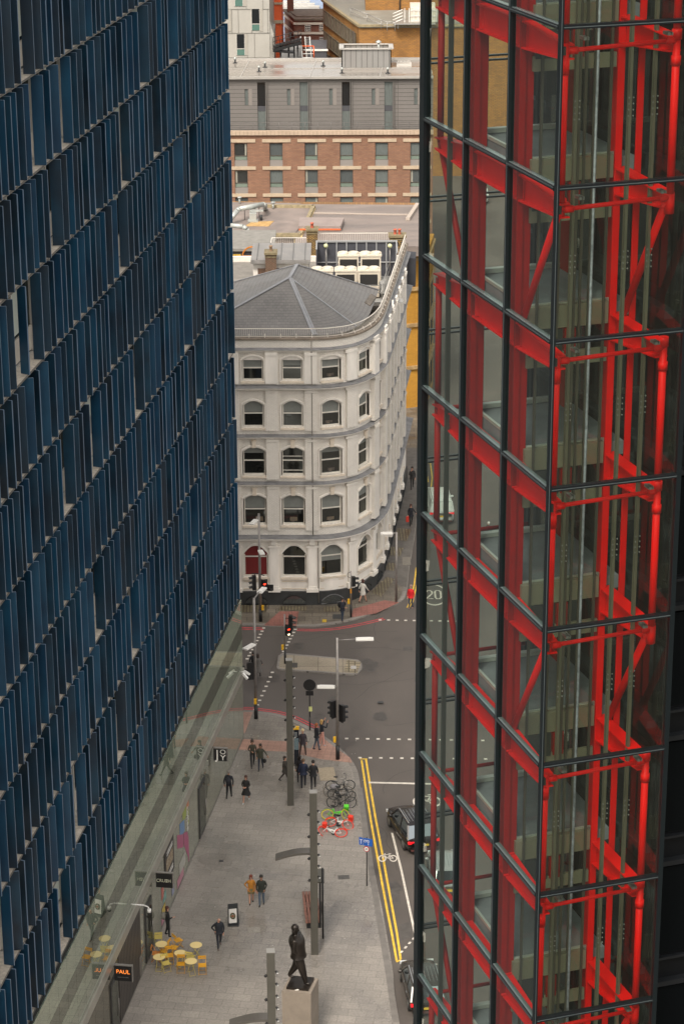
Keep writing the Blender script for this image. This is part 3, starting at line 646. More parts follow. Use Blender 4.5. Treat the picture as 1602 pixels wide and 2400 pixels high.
# drain pipes
m=MB(); sd=s_of_x(-2.05); m.path([wp(sd,.2,19.2),wp(sd,.2,5.3)],.035); m.path([wp(sd+.35,.12,5.0),wp(sd+.35,.2,.3)],.035)
part('drainpipe',m,M('drain_pipe',(.2,.18,.155),.5),WB)
m=MB(); sd=WS[8]-1.3; m.path([wp(sd,.25,19),wp(sd,.25,1)],.06); part('drainpipe',m,STUC,WB)
# slate roof
SLT=lambda nm,d: BM('slates_'+nm,(.18,.172,.165),(.155,.149,.145),(.105,.1,.096),.3,.13,d,ms=.009,rough=.5,bump=.4,stain=(.6,.5),amt=.22,rvar=.1)
ZE=19.25
A1=Vector((-3.52,161.69,22)); A2=Vector((-3.07,165.28,22))
ev=[Vector((p.x,p.y,ZE)) for p in (wp(s,-.9) for s in [.2+i*.25 for i in range(int((NPW*ST)/.25)-3)])]
ev=[p for p in ev if p.y<168.9]
iF=min(range(len(ev)),key=lambda i:(ev[i]-Vector((-1.9,156.9,ZE))).length); iC=min(range(len(ev)),key=lambda i:(ev[i]-Vector((.67,159.15,ZE))).length)
L0=Vector((-10.5,ev[0].y,ZE)); 
m=MB(); m.add([L0,ev[iF],A1],[(0,1,2)]); rfp=part('roof',m,SLT('front',(1,0)),WB)
m=MB()
for i in range(iF,iC): m.add([ev[i],ev[i+1],A1],[(0,1,2)])
part('roof_corner',m,SLT('corner',(.75,.66)),rfp)
m=MB()
last=len(ev)-1
for i in range(iC,last): 
    t0=(i-iC)/(last-iC); t1=(i+1-iC)/(last-iC); q0=A1.lerp(A2,t0); q1=A1.lerp(A2,t1); m.add([ev[i],ev[i+1],q1,q0],[(0,1,2,3)])
part('roof_side',m,SLT('side',(.108,.994)),rfp)
BR=Vector((ev[last].x,ev[last].y,ZE)); BL=Vector((-9.6,169.0,ZE))
m=MB(); m.add([BR,BL,A2],[(0,1,2)]); m.add([BL,L0,A1,A2],[(0,1,2,3)]); part('roof_back',m,SLT('back',(.2,.98)),rfp)
m=MB()
for p,q in ((A1,ev[iF]),(A1,ev[iC]),(A1,A2),(A2,BR),(A2,BL),(A1,L0)): m.bar(p+Vector((0,0,.04)),q+Vector((0,0,.04)),.22 if q is not ev[iC] else .12,.06)
m.bar(A1.lerp(ev[iF],.02)+Vector((.12,0,.05)),ev[iF]+Vector((.18,0,.05)),.1,.07)
part('ridge_lead',m,M('ridge_lead',(.27,.275,.29),.5,.2,ns=2,amt=.15),rfp)
m=MB(); p=ev[min(iC+22,last-4)]; q=A2; c=p.lerp(q,.03); 
rl_=[(.0,0),(.1,.994)]; d_=Vector((.2,.98,0)); up_=(A2-p).normalized()
m.ob(c,d_*2.4,up_*.45,Vector((0,0,.06))); part('skylight',m,M('rust_box',(.14,.12,.1),.7,ns=3,amt=.4),rfp)
# flat roof deck behind the slates
m=MB(); m.prism([(-10.5,168.9),(3.3,168.9),(4.6,182.3),(-10.5,182.3)],17.6,18.0); part('roof_deck',m,M('roof_felt',(.2,.185,.165),.7,ns=1,amt=.3),WB)
m=MB(); m.prism([(-10.5,156.6),(-1,156.6),(1,158),(2.4,163),(4.5,182),(-10.5,182)],0.2,.6); m.prism([(-10.4,157.5),(-10.1,157.5),(-10.1,182),(-10.4,182)],.6,17.6); m.prism([(-10.4,182.0),(4.9,182.0),(4.9,182.3),(-10.4,182.3)],.6,18.4); part('inner_wall',m,STU,WB)
# parapet railing: balusters and rails are one railing
m=MB(); s=.1; tot=(NPW-1)*ST
while s<tot: m.tube(wp(s,-.12,19.38),wp(s,-.12,19.95),.014,4,cap=False); s+=.13
i=0
sweep(m,rect(-.15,-.09,19.93,19.98),step=2); sweep(m,rect(-.14,-.1,19.4,19.43),step=2)
s=.5
while s<tot: m.bar(wp(s,.02,19.36),wp(s,-.12,19.6),.04,.04); s+=1.05
RAIL=M('white_railing',(.7,.65,.58),.5)
part('railing',m,RAIL,WB)
# ---- rooftop plant on the white building
def chiller(x,y,z,label):
    t=thing('air_conditioner',label,'air conditioner',(x,y,z),'cream chillers on the roof behind the slate roof')
    CRE=M('cream_chiller',(.6,.54,.44),.5,ns=2,amt=.1)
    b=MB(); b.box((x,y,z+.95),(1.5,1.0,1.9)); b.box((x,y,z+1.96),(1.62,1.1,.1)); part('casing',b,CRE,t)
    b=MB(); b.box((x,y-.51,z+1.28),(1.28,.03,.85)); part('grille',b,M('dark_mesh',(.02,.019,.018),.6),t)
    for q in (-.38,.38):
        b=MB(); b.lathe((x+q,y,z+2.01),[(.36,0),(.36,.14),(.3,.14),(.28,.02),(.0,.02)],16); part('fan_ring',b,[CRE],t)
    b=MB(); b.box((x,y-.515,z+.4),(1.4,.03,.75)); part('panel',b,M('cream_panel',(.5,.44,.36),.55),t)
    return t
zA=18.0
for i,px in enumerate((755.5,809.5,863.5)):
    p=YP(px,640,171.5); chiller(p.x,171.5,zA+.1,['front left cream chiller with dark grille','front middle cream chiller with dark grille','front right cream chiller with dark grille'][i])
for i,px in enumerate((816,868)):
    p=YP(px,610,174.6); chiller(p.x,174.6,zA+.45,['back left cream chiller, seen above the front row','back right cream chiller, seen above the front row'][i])
PS=thing('plant_screen','dark grey louvred screen with pale posts standing round the chillers','screen',(.6,177,zA))
x0=YP(742,570,177).x; x1=YP(928,570,177).x; zt=YP(800,565,177).z
b=MB(); b.box(((x0+x1)/2,177,(zA+zt)/2),(x1-x0,.1,zt-zA)); b.box((x0,175.7,(zA+zt)/2),(.08,2.6,zt-zA)); part('screen_panel',b,M('screen_slate',(.06,.062,.075),.6,ns=2,amt=.2),PS)
b=MB()
for i in range(9): b.box((x0+(x1-x0)*i/8,176.9,(zA+zt)/2),(.09,.12,zt-zA+.1))
b.box(((x0+x1)/2,176.9,zt),(x1-x0+.15,.14,.12)); b.box(((x0+x1)/2,176.88,zt-1.6),(x1-x0,.08,.08)); b.box((x1,175.2,zt),(.1,3.6,.1)); b.box((x0,175.7,zt),(.1,2.6,.1)); part('frame',b,M('screen_post',(.33,.335,.34),.5,.2),PS)
for px in (763,913):
    p=YP(px,577,176.6); t=thing('globe_lamp','round globe lamp on a short post at the %s of the plant screen'%('left end' if px<800 else 'right end'),'lamp',(p.x,176.6,zA),'globe lamps on the roof screen')
    b=MB(); b.tube((p.x,176.6,zA),(p.x,176.6,p.z),.035); part('post',b,POLE,t); b=MB(); b.sph((p.x,176.5,p.z+.05),.17); part('globe',b,M('globe_glass',(.6,.62,.35),.4),t)
PF=thing('platform_railing','galvanised walkway and handrail in front of the chillers','railing',(1.5,169.8,zA))
b=MB(); xa=YP(780,640,169.8).x; xb=YP(895,660,169.8).x
for z in (zA+.75,zA+1.3): b.tube((xa,169.8,z),(xb,169.8,z),.03); b.tube((xb,169.8,z),(xb+.6,176,z),.03)
for i in range(5): x=xa+(xb-xa)*i/4; b.tube((x,169.8,zA),(x,169.8,zA+1.3),.03)
part('handrail',b,M('galv_rail',(.36,.35,.33),.45,.4),PF)
b=MB(); b.box(((xa+xb)/2+1,170.1,zA+.08),(xb-xa+1,.9,.06)); b.box((xb+.35,173,zA+.5),(.9,5,.06)); part('walkway',b,M('grating_walk',(.3,.3,.29),.6,ns=10,amt=.3),PF)
def chimney(px0,px1,pyt,pyb,D,label,pots=2,col='y'):
    a=YP(px0,pyt,D); c=YP(px1,pyb,D); x=(a.x+c.x)/2; w_=abs(c.x-a.x)*.86; t=thing('chimney',label,'chimney',(x,D+.5,c.z))
    bm_=BM('stock_brick_chimney',(.42,.25,.07),(.22,.13,.05),(.05,.045,.035),.23,.09,(1,0),ms=.02,bump=.6,amt=.3) if col=='y' else BM('red_brick_chimney',(.15,.07,.045),(.09,.05,.035),(.2,.15,.1),.23,.09,(1,0),ms=.015,bump=.6,amt=.3)
    b=MB(); b.box((x,D+.5,(a.z+c.z-3)/2),(w_,1.0,a.z-c.z+3)); part('stack',b,bm_,t)
    b=MB(); b.box((x,D+.5,a.z-.05),(w_*1.18,1.25,.16)); b.box((x,D+.5,a.z-.3),(w_*1.06,1.08,.1)); part('cap',b,M('chimney_cap',(.2,.16,.09),.8,ns=4,amt=.4),t)
    for i in range(pots):
        q=x+(i-(pots-1)/2)*.34; b=MB(); b.lathe((q,D+.5,a.z+.03),[(.12,0),(.1,.3),(.14,.32),(.14,.4),(.09,.4),(.07,.3)],10); part('pot',b,M('terracotta_pot',(.5,.12,.07),.7) if col=='y' else M('buff_pot',(.3,.2,.13),.7),t)
    if pots==2 and col=='y':
        b=MB()
        for i in range(3): b.box((x-w_*.3+i*w_*.3,D-.012,a.z-.65),(.14,.03,.32))
        part('vent',b,BLACK,t)
chimney(716,746,538,600,183.6,'yellow brick chimney with one red pot between the white railings',1)
chimney(910,951,553,620,183.6,'yellow brick chimney with red pots at the right end of the plant screen',2)
chimney(619,650,593,650,172.6,'dark red brick chimney with one buff pot behind the slate roof',1,'r')
# stair head with grey roof left of the chillers
SH_=thing('rooftop_stair_house','low white rooftop room with a grey felt roof behind the slate roof','building',(-5,174,zA))
x0=YP(588,620,173).x; x1=YP(728,620,173).x; zt=YP(650,612,173).z
b=MB(); b.box(((x0+x1)/2,175.3,(zA+zt)/2),(x1-x0-.3,4.4,zt-zA)); part('wall',b,STUC,SH_)
b=MB(); b.box(((x0+x1)/2-.9,173.05,zA+.5),(1.6,.1,zt-zA+.2)); part('brick_wall',b,BM('brown_brick_wall',(.2,.1,.06),(.13,.07,.045),(.1,.08,.06),.23,.09,(1,0),ms=.015,bump=.5),SH_)
b=MB(); b.box(((x0+x1)/2,175.3,zt+.08),(x1-x0,5.2,.16)); b.box(((x0+x1)/2,172.68,zt),(x1-x0,.1,.2)); rf_=part('roof',b,M('lead_felt_roof',(.22,.21,.2),.45,ns=1.2,amt=.4,rvar=.15),SH_)
b=MB()
for i in range(5): b.box((x0+(x1-x0)*(i+.5)/5,175.3,zt+.18),(.06,5.1,.05))
part('roof_seam',b,M('seam',(.12,.12,.115),.5),rf_)
b=MB(); b.box((x1-.8,172.98,zA+.6),(.5,.05,.3)); part('exit_sign_panel',b,M('green_panel',(.03,.12,.03),.5),SH_)
def railing(nm,pts,h,label,st=.14):
    t=thing(nm,label,'railing',tuple(pts[0])); b=MB()
    for p,q in zip(pts,pts[1:]):
        p,q=Vector(p),Vector(q); L=(q-p).length; n=int(L/st)
        for z in (.04,h): b.bar(p+Vector((0,0,z)),q+Vector((0,0,z)),.05,.05)
    part('rail',b,RAIL,t); b=MB()
    for p,q in zip(pts,pts[1:]):
        p,q=Vector(p),Vector(q); n=int((q-p).length/st)
        for i in range(n+1): c=p.lerp(q,i/n); b.tube(c,c+Vector((0,0,h)),.016,4,cap=False)
    part('baluster_row',b,RAIL,t)
y_=183.2
railing('roof_railing',[(YP(632,590,180).x,178,18.6),(YP(637,575,y_).x,y_,18.6),(YP(718,575,y_).x,y_,18.6)],1.0,'white roof railing left of the middle chimney')
railing('roof_railing',[(YP(747,566,y_+1).x,y_+1,18.7),(YP(908,566,y_+1).x,y_+1,18.7)],1.0,'white roof railing right of the middle chimney, above the plant screen')
# ---- ochre brick warehouse down the side street
YW=thing('ochre_warehouse','ochre brick building with stone bands beyond the white corner building','building',(9,205,0))
def G_(px,py,D): return YP(px,py,D)
OB=BM('ochre_brick',(.5,.25,.03),(.44,.21,.028),(.3,.16,.03),.24,.085,(1,.12),ms=.01,bump=.4,stain=(.4,.5),amt=.2)
b=MB(); b.prism([(4.6,200.5),(7.4,201.5),(8.2,208),(4.6,208)],0,13.9); part('wall',b,OB,YW)
b=MB()
for z in (3.6,7.4,10.6,13.2): b.prism([(4.5,200.3),(7.55,201.35),(8.35,208),(4.5,208.1)],z,z+.3)
part('stone_band',b,M('stone_band',(.33,.22,.1),.8,ns=2,amt=.4),YW)
for y in (202.3,205):
    for z in (.9,4.6,8.1):
        q=7.4+(y-201.5)*.125; b=MB(); b.ob((q-.07,y,z),(.1,1.6*1,0) and (.2,1.6,0),(.1,0,0),(0,0,2.3)); wn=part('window',b,RG('warehouse_glass',(.02,.018,.015),.15,.05),YW)
        b=MB(); b.ob((q-.1,y-.15,z-.15),(.24,1.9,0),(.14,0,0),(0,0,.14)); b.ob((q-.1,y-.15,z+2.3),(.24,1.9,0),(.14,0,0),(0,0,.2)); part('surround',b,M('stone_band',(.33,.22,.1),.8),wn)
b=MB(); b.prism([(5.05,185),(5.85,184.9),(5.95,187),(5.1,187.2)],15.2,17.5); part('grey_gable',b,M('charcoal_render',(.04,.042,.05),.7,ns=1,amt=.2),YW)
# ================================================================ MIDDLE FLAT ROOFS
def bld(nm,label,loc): return thing(nm,label,'building',loc)
ROOFM=M('brown_roof_felt',(.2,.165,.147),.6,ns=.35,amt=.3,rvar=.18,stretch=(.5,2.2,1))
FB=bld('flat_roofed_building','low building with a wide pinkish brown flat roof between the chimneys and the hotel',(0,210,0))
BRK=BM('hotel_brick',(.27,.135,.08),(.21,.10,.062),(.16,.11,.08),.42,.14,(1,0),ms=.02,rough=.8,bump=.4,stain=(.5,.5),amt=.15)
zr=15.0
def RX(px,py,z): p=G(px,py,z); return (p.x,p.y)
b=MB(); b.prism([RX(478,577,zr-1),RX(985,577,zr-1),RX(985,478,zr-1),RX(540,474,zr-1)],1,zr-.9); part('wall',b,BM('ochre_wall_far',(.3,.16,.06),(.22,.12,.05),(.12,.08,.05),.24,.09,(1,0)),FB)
b=MB(); b.flat([RX(640,572,zr),RX(985,572,zr),RX(985,478,zr),RX(545,474,zr),RX(538,500,zr),RX(720,486,zr),RX(724,500,zr)],zr-.85)
b=MB(); b.prism([RX(690,576,zr),RX(1000,576,zr),RX(984,479,zr),RX(700,477,zr)],zr-.9,zr-.05); part('roof',b,ROOFM,FB)
b=MB(); b.prism([RX(536,552,zr),RX(688,552,zr),RX(735,487,zr),RX(700,476.5,zr),RX(540,474,zr)],zr-.9,zr+.02); part('roof_left',b,M('brown_roof_felt2',(.215,.175,.155),.6,ns=.4,amt=.35,rvar=.15),FB)
b=MB()
for p,q in (((704,550),(735,484)),((575,551),(704,551)),((624,484),(735,485)),((566,555),(536,590))):
    a_=RX(*p,zr+.1); c_=RX(*q,zr+.1); b.bar((*a_,zr+.12),(*c_,zr+.12),.3,.3)
part('parapet',b,M('lichen_parapet',(.27,.22,.13),.8,ns=3,amt=.4),FB)
b=MB(); a_=RX(572,557,zr-.2); c_=RX(702,557,zr-.2); b.bar((*a_,zr-.55),(*c_,zr-.55),.1,1.0); a_=RX(706,555,zr); c_=RX(738,488,zr); b.bar((*a_,zr-.2),(*c_,zr-.2),.12,.5); part('cream_upstand',b,M('cream_upstand',(.62,.48,.25),.7,ns=1,amt=.15),FB)
b=MB(); b.prism([RX(700,541,zr),RX(798,541,zr),RX(806,521,zr),RX(702,520,zr)],zr+.02,zr+.42); rr=part('raised_roof',b,M('raised_felt',(.27,.22,.2),.6,ns=.5,amt=.2),FB)
b=MB(); a_=RX(700,541.5,zr+.2); c_=RX(798,541.5,zr+.2); b.bar((*a_,zr+.34),(*c_,zr+.34),.04,.14); part('orange_edge',b,M('orange_edge',(.6,.13,.04),.6),rr)
b=MB(); a_=RX(735,499,zr); c_=RX(965,503,zr); b.bar((*a_,zr),(*c_,zr),.12,.1); a_=RX(978,481,zr); c_=RX(955,516,zr); b.bar((*a_,zr+.1),(*c_,zr+.1),.35,.25); part('roof_joint',b,M('pale_joint',(.4,.34,.29),.7),FB)
b=MB(); b.prism([RX(532,600,12.2),RX(634,600,12.2),RX(628,562,12.2),RX(560,562,12.2)],5,12.2); part('lower_roof',b,M('lower_felt',(.25,.21,.17),.7,ns=.8,amt=.25),FB)
b=MB(); b.prism([RX(574,531,zr),RX(630,531,zr),RX(642,519,zr),RX(590,521,zr)],zr+.02,zr+.05); part('bare_patch',b,M('ochre_patch',(.42,.26,.1),.8,ns=2,amt=.3),FB)
DP=thing('roof_duct','pale grey round duct bending over the left of the flat roof','duct',tuple(G(545,520,zr)))
DM=M('galv_duct',(.42,.44,.42),.45,.3,ns=2,amt=.15)
b=MB(); pts=[G(538,516,zr+.4),G(556,494,zr+1.1),G(560,490,zr+1.2),G(616,479,zr+1.2),G(621,482,zr+.9),G(621,490,zr)]; b.path(pts,.22,12); part('duct_run',b,DM,DP)
b=MB()
for px in (573,588,607): p=G(px,486+(600-px)*.14,zr+1); b.tube((p.x,p.y,zr),(p.x,p.y,zr+1.1),.03)
part('duct_stand',b,DARKGREY,DP)
b=MB(); b.path([G(536,528,zr+.6),G(570,531,zr+.6),G(578,537,zr+.4),G(579,546,zr)],.2,12)
single('roof_duct',b,DM,'short grey elbow duct by the roof edge, lower of the two ducts','duct',tuple(G(560,540,zr)))
RU=thing('roof_fan_unit','small galvanised fan unit with ducts standing on the flat roof','fan unit',tuple(G(593,522,zr)))
p=G(593,520,zr); b=MB(); b.box((p.x,p.y,zr+.45),(.6,.6,.7)); b.box((p.x,p.y,zr+.12),(.9,.8,.15)); b.box((p.x+.3,p.y+.4,zr+.9),(1.2,.35,.12)); b.box((p.x-.3,p.y+1,zr+1),(1.3,.3,.12)); part('casing',b,DM,RU)
b=MB(); b.tube((p.x+.7,p.y+.5,zr),(p.x+.7,p.y+.5,zr+.5),.12); part('cowl',b,DARKGREY,RU)
for px,py,lb in ((561.5,478,'left rear corner of the flat roof'),(640,490,'far edge of the flat roof near the duct')):
    p=G(px,py,zr); b=MB(); b.tube(p,p+Vector((0,0,.55)),.09); b.tube(p+Vector((0,0,.55)),p+Vector((0,0,.65)),.2); single('roof_vent',b,DM,'small capped vent pipe at the '+lb,'vent',tuple(p))
# the arched charcoal frontage glimpsed left of the slate roof
AB=bld('arched_charcoal_building','charcoal building with an arched orange framed window left of the slate roof',(-9,184,0))
D=186; x0=YP(500,600,D).x; x1=YP(640,600,D).x; zt=YP(570,588,D).z; b=MB(); b.box(((x0+x1)/2,D+3,zt/2),(x1-x0,6,zt)); part('wall',b,M('charcoal_render',(.04,.042,.05),.7),AB)
b=MB(); b.box(((x0+x1)/2,D+3,zt+.1),(x1-x0+.2,6.3,.2)); part('coping',b,M('grey_coping',(.22,.21,.19),.7,ns=2,amt=.2),AB)
b=MB(); c=YP(593,630,D-.05); b.box((c.x,D-.06,c.z),(1.5,.1,2.2)); ww=part('window',b,RG('warehouse_glass',(.02,.018,.015),.15,.05),AB)
b=MB(); 
for i in range(12): t0,t1=PI*i/12,PI*(i+1)/12; b.bar((c.x+.8*math.cos(t0),D-.12,c.z+1.1+.7*math.sin(t0)),(c.x+.8*math.cos(t1),D-.12,c.z+1.1+.7*math.sin(t1)),.1,.1)
for q in (-.8,-.05,.3): b.box((c.x+q,D-.12,c.z),(.09,.1,2.2))
b.box((c.x,D-.12,c.z+1.05),(1.6,.1,.1)); part('frame',b,M('orange_timber',(.5,.17,.02),.6),ww)
b=MB(); c=YP(553,625,D); b.box((c.x,D-.1,c.z-1),(.8,.2,4)); part('yellow_pier',b,M('yellow_pier',(.55,.33,.03),.7,ns=2,amt=.2),AB)
b=MB(); q=YP(545,668,178); b.box((q.x,178,q.z-1),(8,4,2)); part('lean_to',b,M('grey_sheet',(.2,.19,.17),.6,ns=2,amt=.2),AB)
# ================================================================ HOTEL
HD=250.0
HT=bld('hotel_building','hotel with grey board cladding above a red brick front of regular windows',(6,256,0))
def hz(py,D=HD): return YP(760,py,D).z
def hx(px,py=250,D=HD): return YP(px,py,D).x
XL=hx(470); XR=hx(1015)
zb=hz(311); ztp=hz(180)
def wallgrid(mb,x0,x1,y,z0,z1,holes):
    xs=sorted(set([x0,x1]+[h[0] for h in holes]+[h[1] for h in holes])); zs=sorted(set([z0,z1]+[h[2] for h in holes]+[h[3] for h in holes]))
    for xa,xb in zip(xs,xs[1:]):
        for za,zc in zip(zs,zs[1:]):
            cx,cz=(xa+xb)/2,(za+zc)/2
            if any(h[0]<cx<h[1] and h[2]<cz<h[3] for h in holes): continue
            mb.quad((xa,y,za),(xb,y,za),(xb,y,zc),(xa,y,zc))
    for h in holes:
        a,b_,c,d=h
        mb.quad((a,y,c),(a,y+.25,c),(a,y+.25,d),(a,y,d)); mb.quad((b_,y+.25,c),(b_,y,c),(b_,y,d),(b_,y+.25,d)); mb.quad((a,y,d),(a,y+.25,d),(b_,y+.25,d),(b_,y,d)); mb.quad((a,y+.25,c),(a,y,c),(b_,y,c),(b_,y+.25,c))
# px columns of brick windows
cols=[562.4+82.9*i for i in range(-1,6)]
sp=hx(645)-hx(562.1); 
rows=[(334,393),(398,455.5),(461,520)]
holes=[];wins=[]
hrow=(hz(334)-hz(398)); 
for r in range(5):
    zt=hz(335)-r*hrow; zb_=zt-(hz(335)-hz(393.5))
    for c in cols:
        xc=hx(c); holes.append((xc-.68,xc+.68,zb_,zt)); wins.append((xc,zb_,zt,r))
b=MB(); wallgrid(b,XL,XR,HD,-.0,zb,holes); part('wall',b,BRK,HT)
b=MB(); b.box(((XL+XR)/2,HD+5.5,zb/2),(XR-XL,10,zb-.4)); part('inner_block',b,M('dark_block',(.05,.045,.04),.8),HT)
GRP=M('grey_window_panel',(.22,.2,.185),.6); FRB=M('bronze_frame',(.07,.055,.045),.5); CURT=M('grey_curtain',(.10,.115,.11),.8,ns=6,amt=.35,stretch=(8,1,.3)); CURT2=M('grey_curtain_dark',(.06,.07,.07),.6,ns=5,amt=.4,stretch=(8,1,.3)); CURD=RG('hotel_dark_glass',(.018,.02,.022),.12,.05); GRN=RG('green_spandrel_glass',(.17,.215,.18),.15,.1)
rh=random.Random(3)
for xc,z0,z1,r in wins:
    h=z1-z0; zp=z0+h*.31; zg=z0+h*.49
    b=MB(); y=HD+.16
    for q in (-.65,.65): b.box((xc+q,y,(zp+z1)/2),(.06,.08,z1-zp))
    for z in (zp,zg,z1-.03): b.box((xc,y,z),(1.34,.08,.06))
    wd=part('window',b,FRB,HT)
    b=MB(); b.box((xc,HD+.2,(zg+z1)/2),(1.26,.04,z1-zg)); part('pane',b,CURD if (xc<hx(590) and r<2) else rh.choice([CURT,CURT,CURT2]),wd)
    if rh.random()<.4: b=MB(); q=rh.choice((-.5,.5)); b.box((xc+q,HD+.175,(zg+z1)/2),(.16,.01,z1-zg-.05)); part('curtain_edge',b,M('cream_curtain',(.3,.29,.24),.8),wd)
    b=MB(); b.box((xc,HD+.2,(zp+zg)/2),(1.26,.045,zg-zp-.05)); part('spandrel',b,GRN,wd)
    b=MB(); b.box((xc,HD+.14,(z0+zp)/2),(1.36,.1,zp-z0)); part('panel',b,GRP,wd)
CST=M('cream_stone_lintel',(.42,.33,.235),.7,ns=2,amt=.12)
for r in range(5):
    z=hz(329)-r*hrow
    for c in cols:
        b=MB(); b.box((hx(c)+(.05),HD-.02,z),(sp*.81,.14,.34)); part('lintel',b,CST,HT)
b=MB(); b.box(((XL+XR)/2,HD+.0,zb+.02),(XR-XL,.5,.42)); b.mi=1
for i in range(60): b.box((XL+i*(XR-XL)/60,HD-.256,zb+.02),(.02,.01,.42))
part('parapet_coping',b,[M('buff_coping',(.42,.32,.235),.7,ns=1,amt=.12),FRB],HT)
# grey cladding storeys, set back a little
CY=HD+1.3; zc0=zb-.2; ztc=hz(181,CY)
CLD=BM('grey_boards',(.165,.152,.143),(.155,.144,.135),(.06,.055,.05),60,.42,(1,0),ms=.02,rough=.5,bump=.7,stain=(.2,.5),amt=.1,off=0)
sl_=[hx(p,240,CY) for p in (614,713,811.5,911)]; d_=sl_[1]-sl_[0]; sl_=[sl_[0]-d_*2,sl_[0]-d_]+sl_+[sl_[3]+d_*(i+1) for i in range(3)]
slw=.95
holes=[(x-slw/2,x+slw/2,zc0,ztc-.5) for x in sl_]
nar=[x-1.62 for x in sl_]; zn0=hz(246,CY); zn1=hz(208,CY)
holes2=[(x-.17,x+.17,zn0,zn1) for x in nar if x>XL]
b=MB(); wallgrid(b,XL,XR,CY,zc0,ztc,[h for h in holes+holes2 if h[0]>XL and h[1]<XR]); part('cladding',b,CLD,HT)
b=MB(); b.box(((XL+XR)/2,CY+4.7,(zc0+ztc)/2),(XR-XL,8.6,ztc-zc0-.1)); part('upper_block',b,M('dark_block',(.05,.045,.04),.8),HT)
for x in sl_:
    if not XL<x-slw/2 or not x+slw/2<XR: continue
    b=MB()
    for q in (slw/2-.07,slw/2+.1): b.box((x+q,CY-.06,(zc0+ztc)/2),(.08,.16,ztc-zc0-.3))
    zz=[zc0+.15,zc0+(ztc-zc0)*.38,zc0+(ztc-zc0)*.48,ztc-.55]
    wd=part('window_strip',b,M('mid_grey_frame',(.16,.15,.14),.5,.2),HT)
    for a_,c_,mt in ((zz[0],zz[1],CURT),(zz[2],zz[3]-.0,rh.choice([CURT,CURD,CURT])),(zz[1],zz[2],M('grey_blue_panel',(.06,.062,.07),.5))): b=MB(); b.box((x-.02,CY+.15,(a_+c_)/2),(slw,.05,c_-a_-.02)); part('pane',b,mt,wd)
for x in nar:
    if x<XL+.2 or x>XR-1: continue
    b=MB(); b.box((x,CY+.15,(zn0+zn1)/2),(.34,.05,zn1-zn0)); b.box((x,CY+.11,(zn0+zn1)/2),(.34,.03,.06)); part('slot_window',b,CURT,HT)
    b=MB(); b.box((x+.42,CY-.012,(zn0+zn1)/2),(.34,.03,zn1-zn0)); part('slot_panel',b,M('slot_panel',(.2,.18,.165),.5),HT)
ZR=ztc+.02; RY0=CY; RY1=G(760,141,ZR).y
WETR=M('wet_roof_membrane',(.24,.215,.19),.22,ns=.12,amt=.35,rvar=.2,stretch=(.5,1.6,1))
b=MB(); b.prism([(XL,RY0-.3),(XR,RY0-.3),(XR,RY1),(XL,RY1)],ZR-.1,ZR); part('roof',b,WETR,HT)
b=MB(); b.box(((XL+XR)/2,RY0-.3,ZR+.0),(XR-XL,.25,.25)); b.box(((XL+XR)/2,RY1,ZR+.06),(XR-XL,.35,.32)); b.box(((XL+XR)/2,(RY0+RY1)/2,ZR+.03),(XR-XL,.08,.05))
for px in (563,725,890): p=G(px,160,ZR); b.bar((hx(px,175,RY0),RY0,ZR+.02),(hx(px,175,RY0)+.6,RY1,ZR+.02),.1,.05)
part('roof_edge',b,M('pale_edge_trim',(.42,.4,.37),.4,.3,ns=1,amt=.1),HT)
b=MB()
for z in (.55,1.0): b.tube((XL,HD+.35,zb+z),(XR,HD+.35,zb+z),.025,6)
x=XL
while x<XR: b.tube((x,HD+.35,zb),(x,HD+.35,zb+1.0),.025,6); x+=1.35
part('roof_railing',b,M('rail_grey',(.12,.115,.11),.5,.3),HT)
PB=thing('rooftop_plant_box','grey panelled plant enclosure standing on the hotel roof','plant enclosure',tuple(G(860,160,ZR)))
pa=G(800,159,ZR); pb_=G(916,159,ZR); hh=1.95; b=MB(); dy=3.0
b.box(((pa.x+pb_.x)/2,pa.y+.05,ZR+hh/2),(pb_.x-pa.x,.1,hh)); b.box(((pa.x+pb_.x)/2,pa.y+dy,ZR+hh/2),(pb_.x-pa.x,.1,hh)); b.box((pa.x+.05,pa.y+dy/2,ZR+hh/2),(.1,dy,hh)); b.box((pb_.x-.05,pa.y+dy/2,ZR+hh/2),(.1,dy,hh))
part('casing',b,BM('grey_panels',(.24,.235,.225),(.23,.22,.21),(.07,.07,.065),.58,30,(1,0),ms=.03,rough=.45,bump=.5,off=0,amt=.08),PB)
b=MB(); b.box(((pa.x+pb_.x)/2,pa.y+dy/2,ZR+hh*.72),(pb_.x-pa.x-.2,dy-.1,.05)); part('inner_deck',b,M('rusty_deck',(.25,.17,.09),.8,ns=1.5,amt=.3),PB)
b=MB()
for y_ in (pa.y,pa.y+dy): b.box(((pa.x+pb_.x)/2,y_,ZR+hh+.05),(pb_.x-pa.x+.2,.35,.1))
for x_ in (pa.x,pb_.x): b.box((x_,pa.y+dy/2,ZR+hh+.05),(.5,dy,.1))
part('coping',b,M('pale_coping',(.45,.43,.4),.5,.2),PB)
p=G(886,118,ZR); b=MB(); b.tube((p.x*.97,pa.y+1.5,ZR+hh*.7),(p.x*.97,pa.y+1.5,ZR+hh+.45),.12); b.lathe((p.x*.97,pa.y+1.5,ZR+hh+.45),[(.28,0),(.3,.1),(.1,.25),(0,.26)],12); part('cowl',b,DM,PB)
b=MB(); p=G(946,153,ZR); b.box((p.x,p.y,ZR+.1),(1.6,1.7,.2))
for i in range(9): b.box((p.x-.6+i*.15,p.y+.2,ZR+.3),(.06,1.0,.2))
single('roof_louvre','x' and b,M('pale_louvre',(.5,.47,.43),.5),'flat slatted roof vent right of the plant enclosure','vent',(p.x,p.y,ZR))
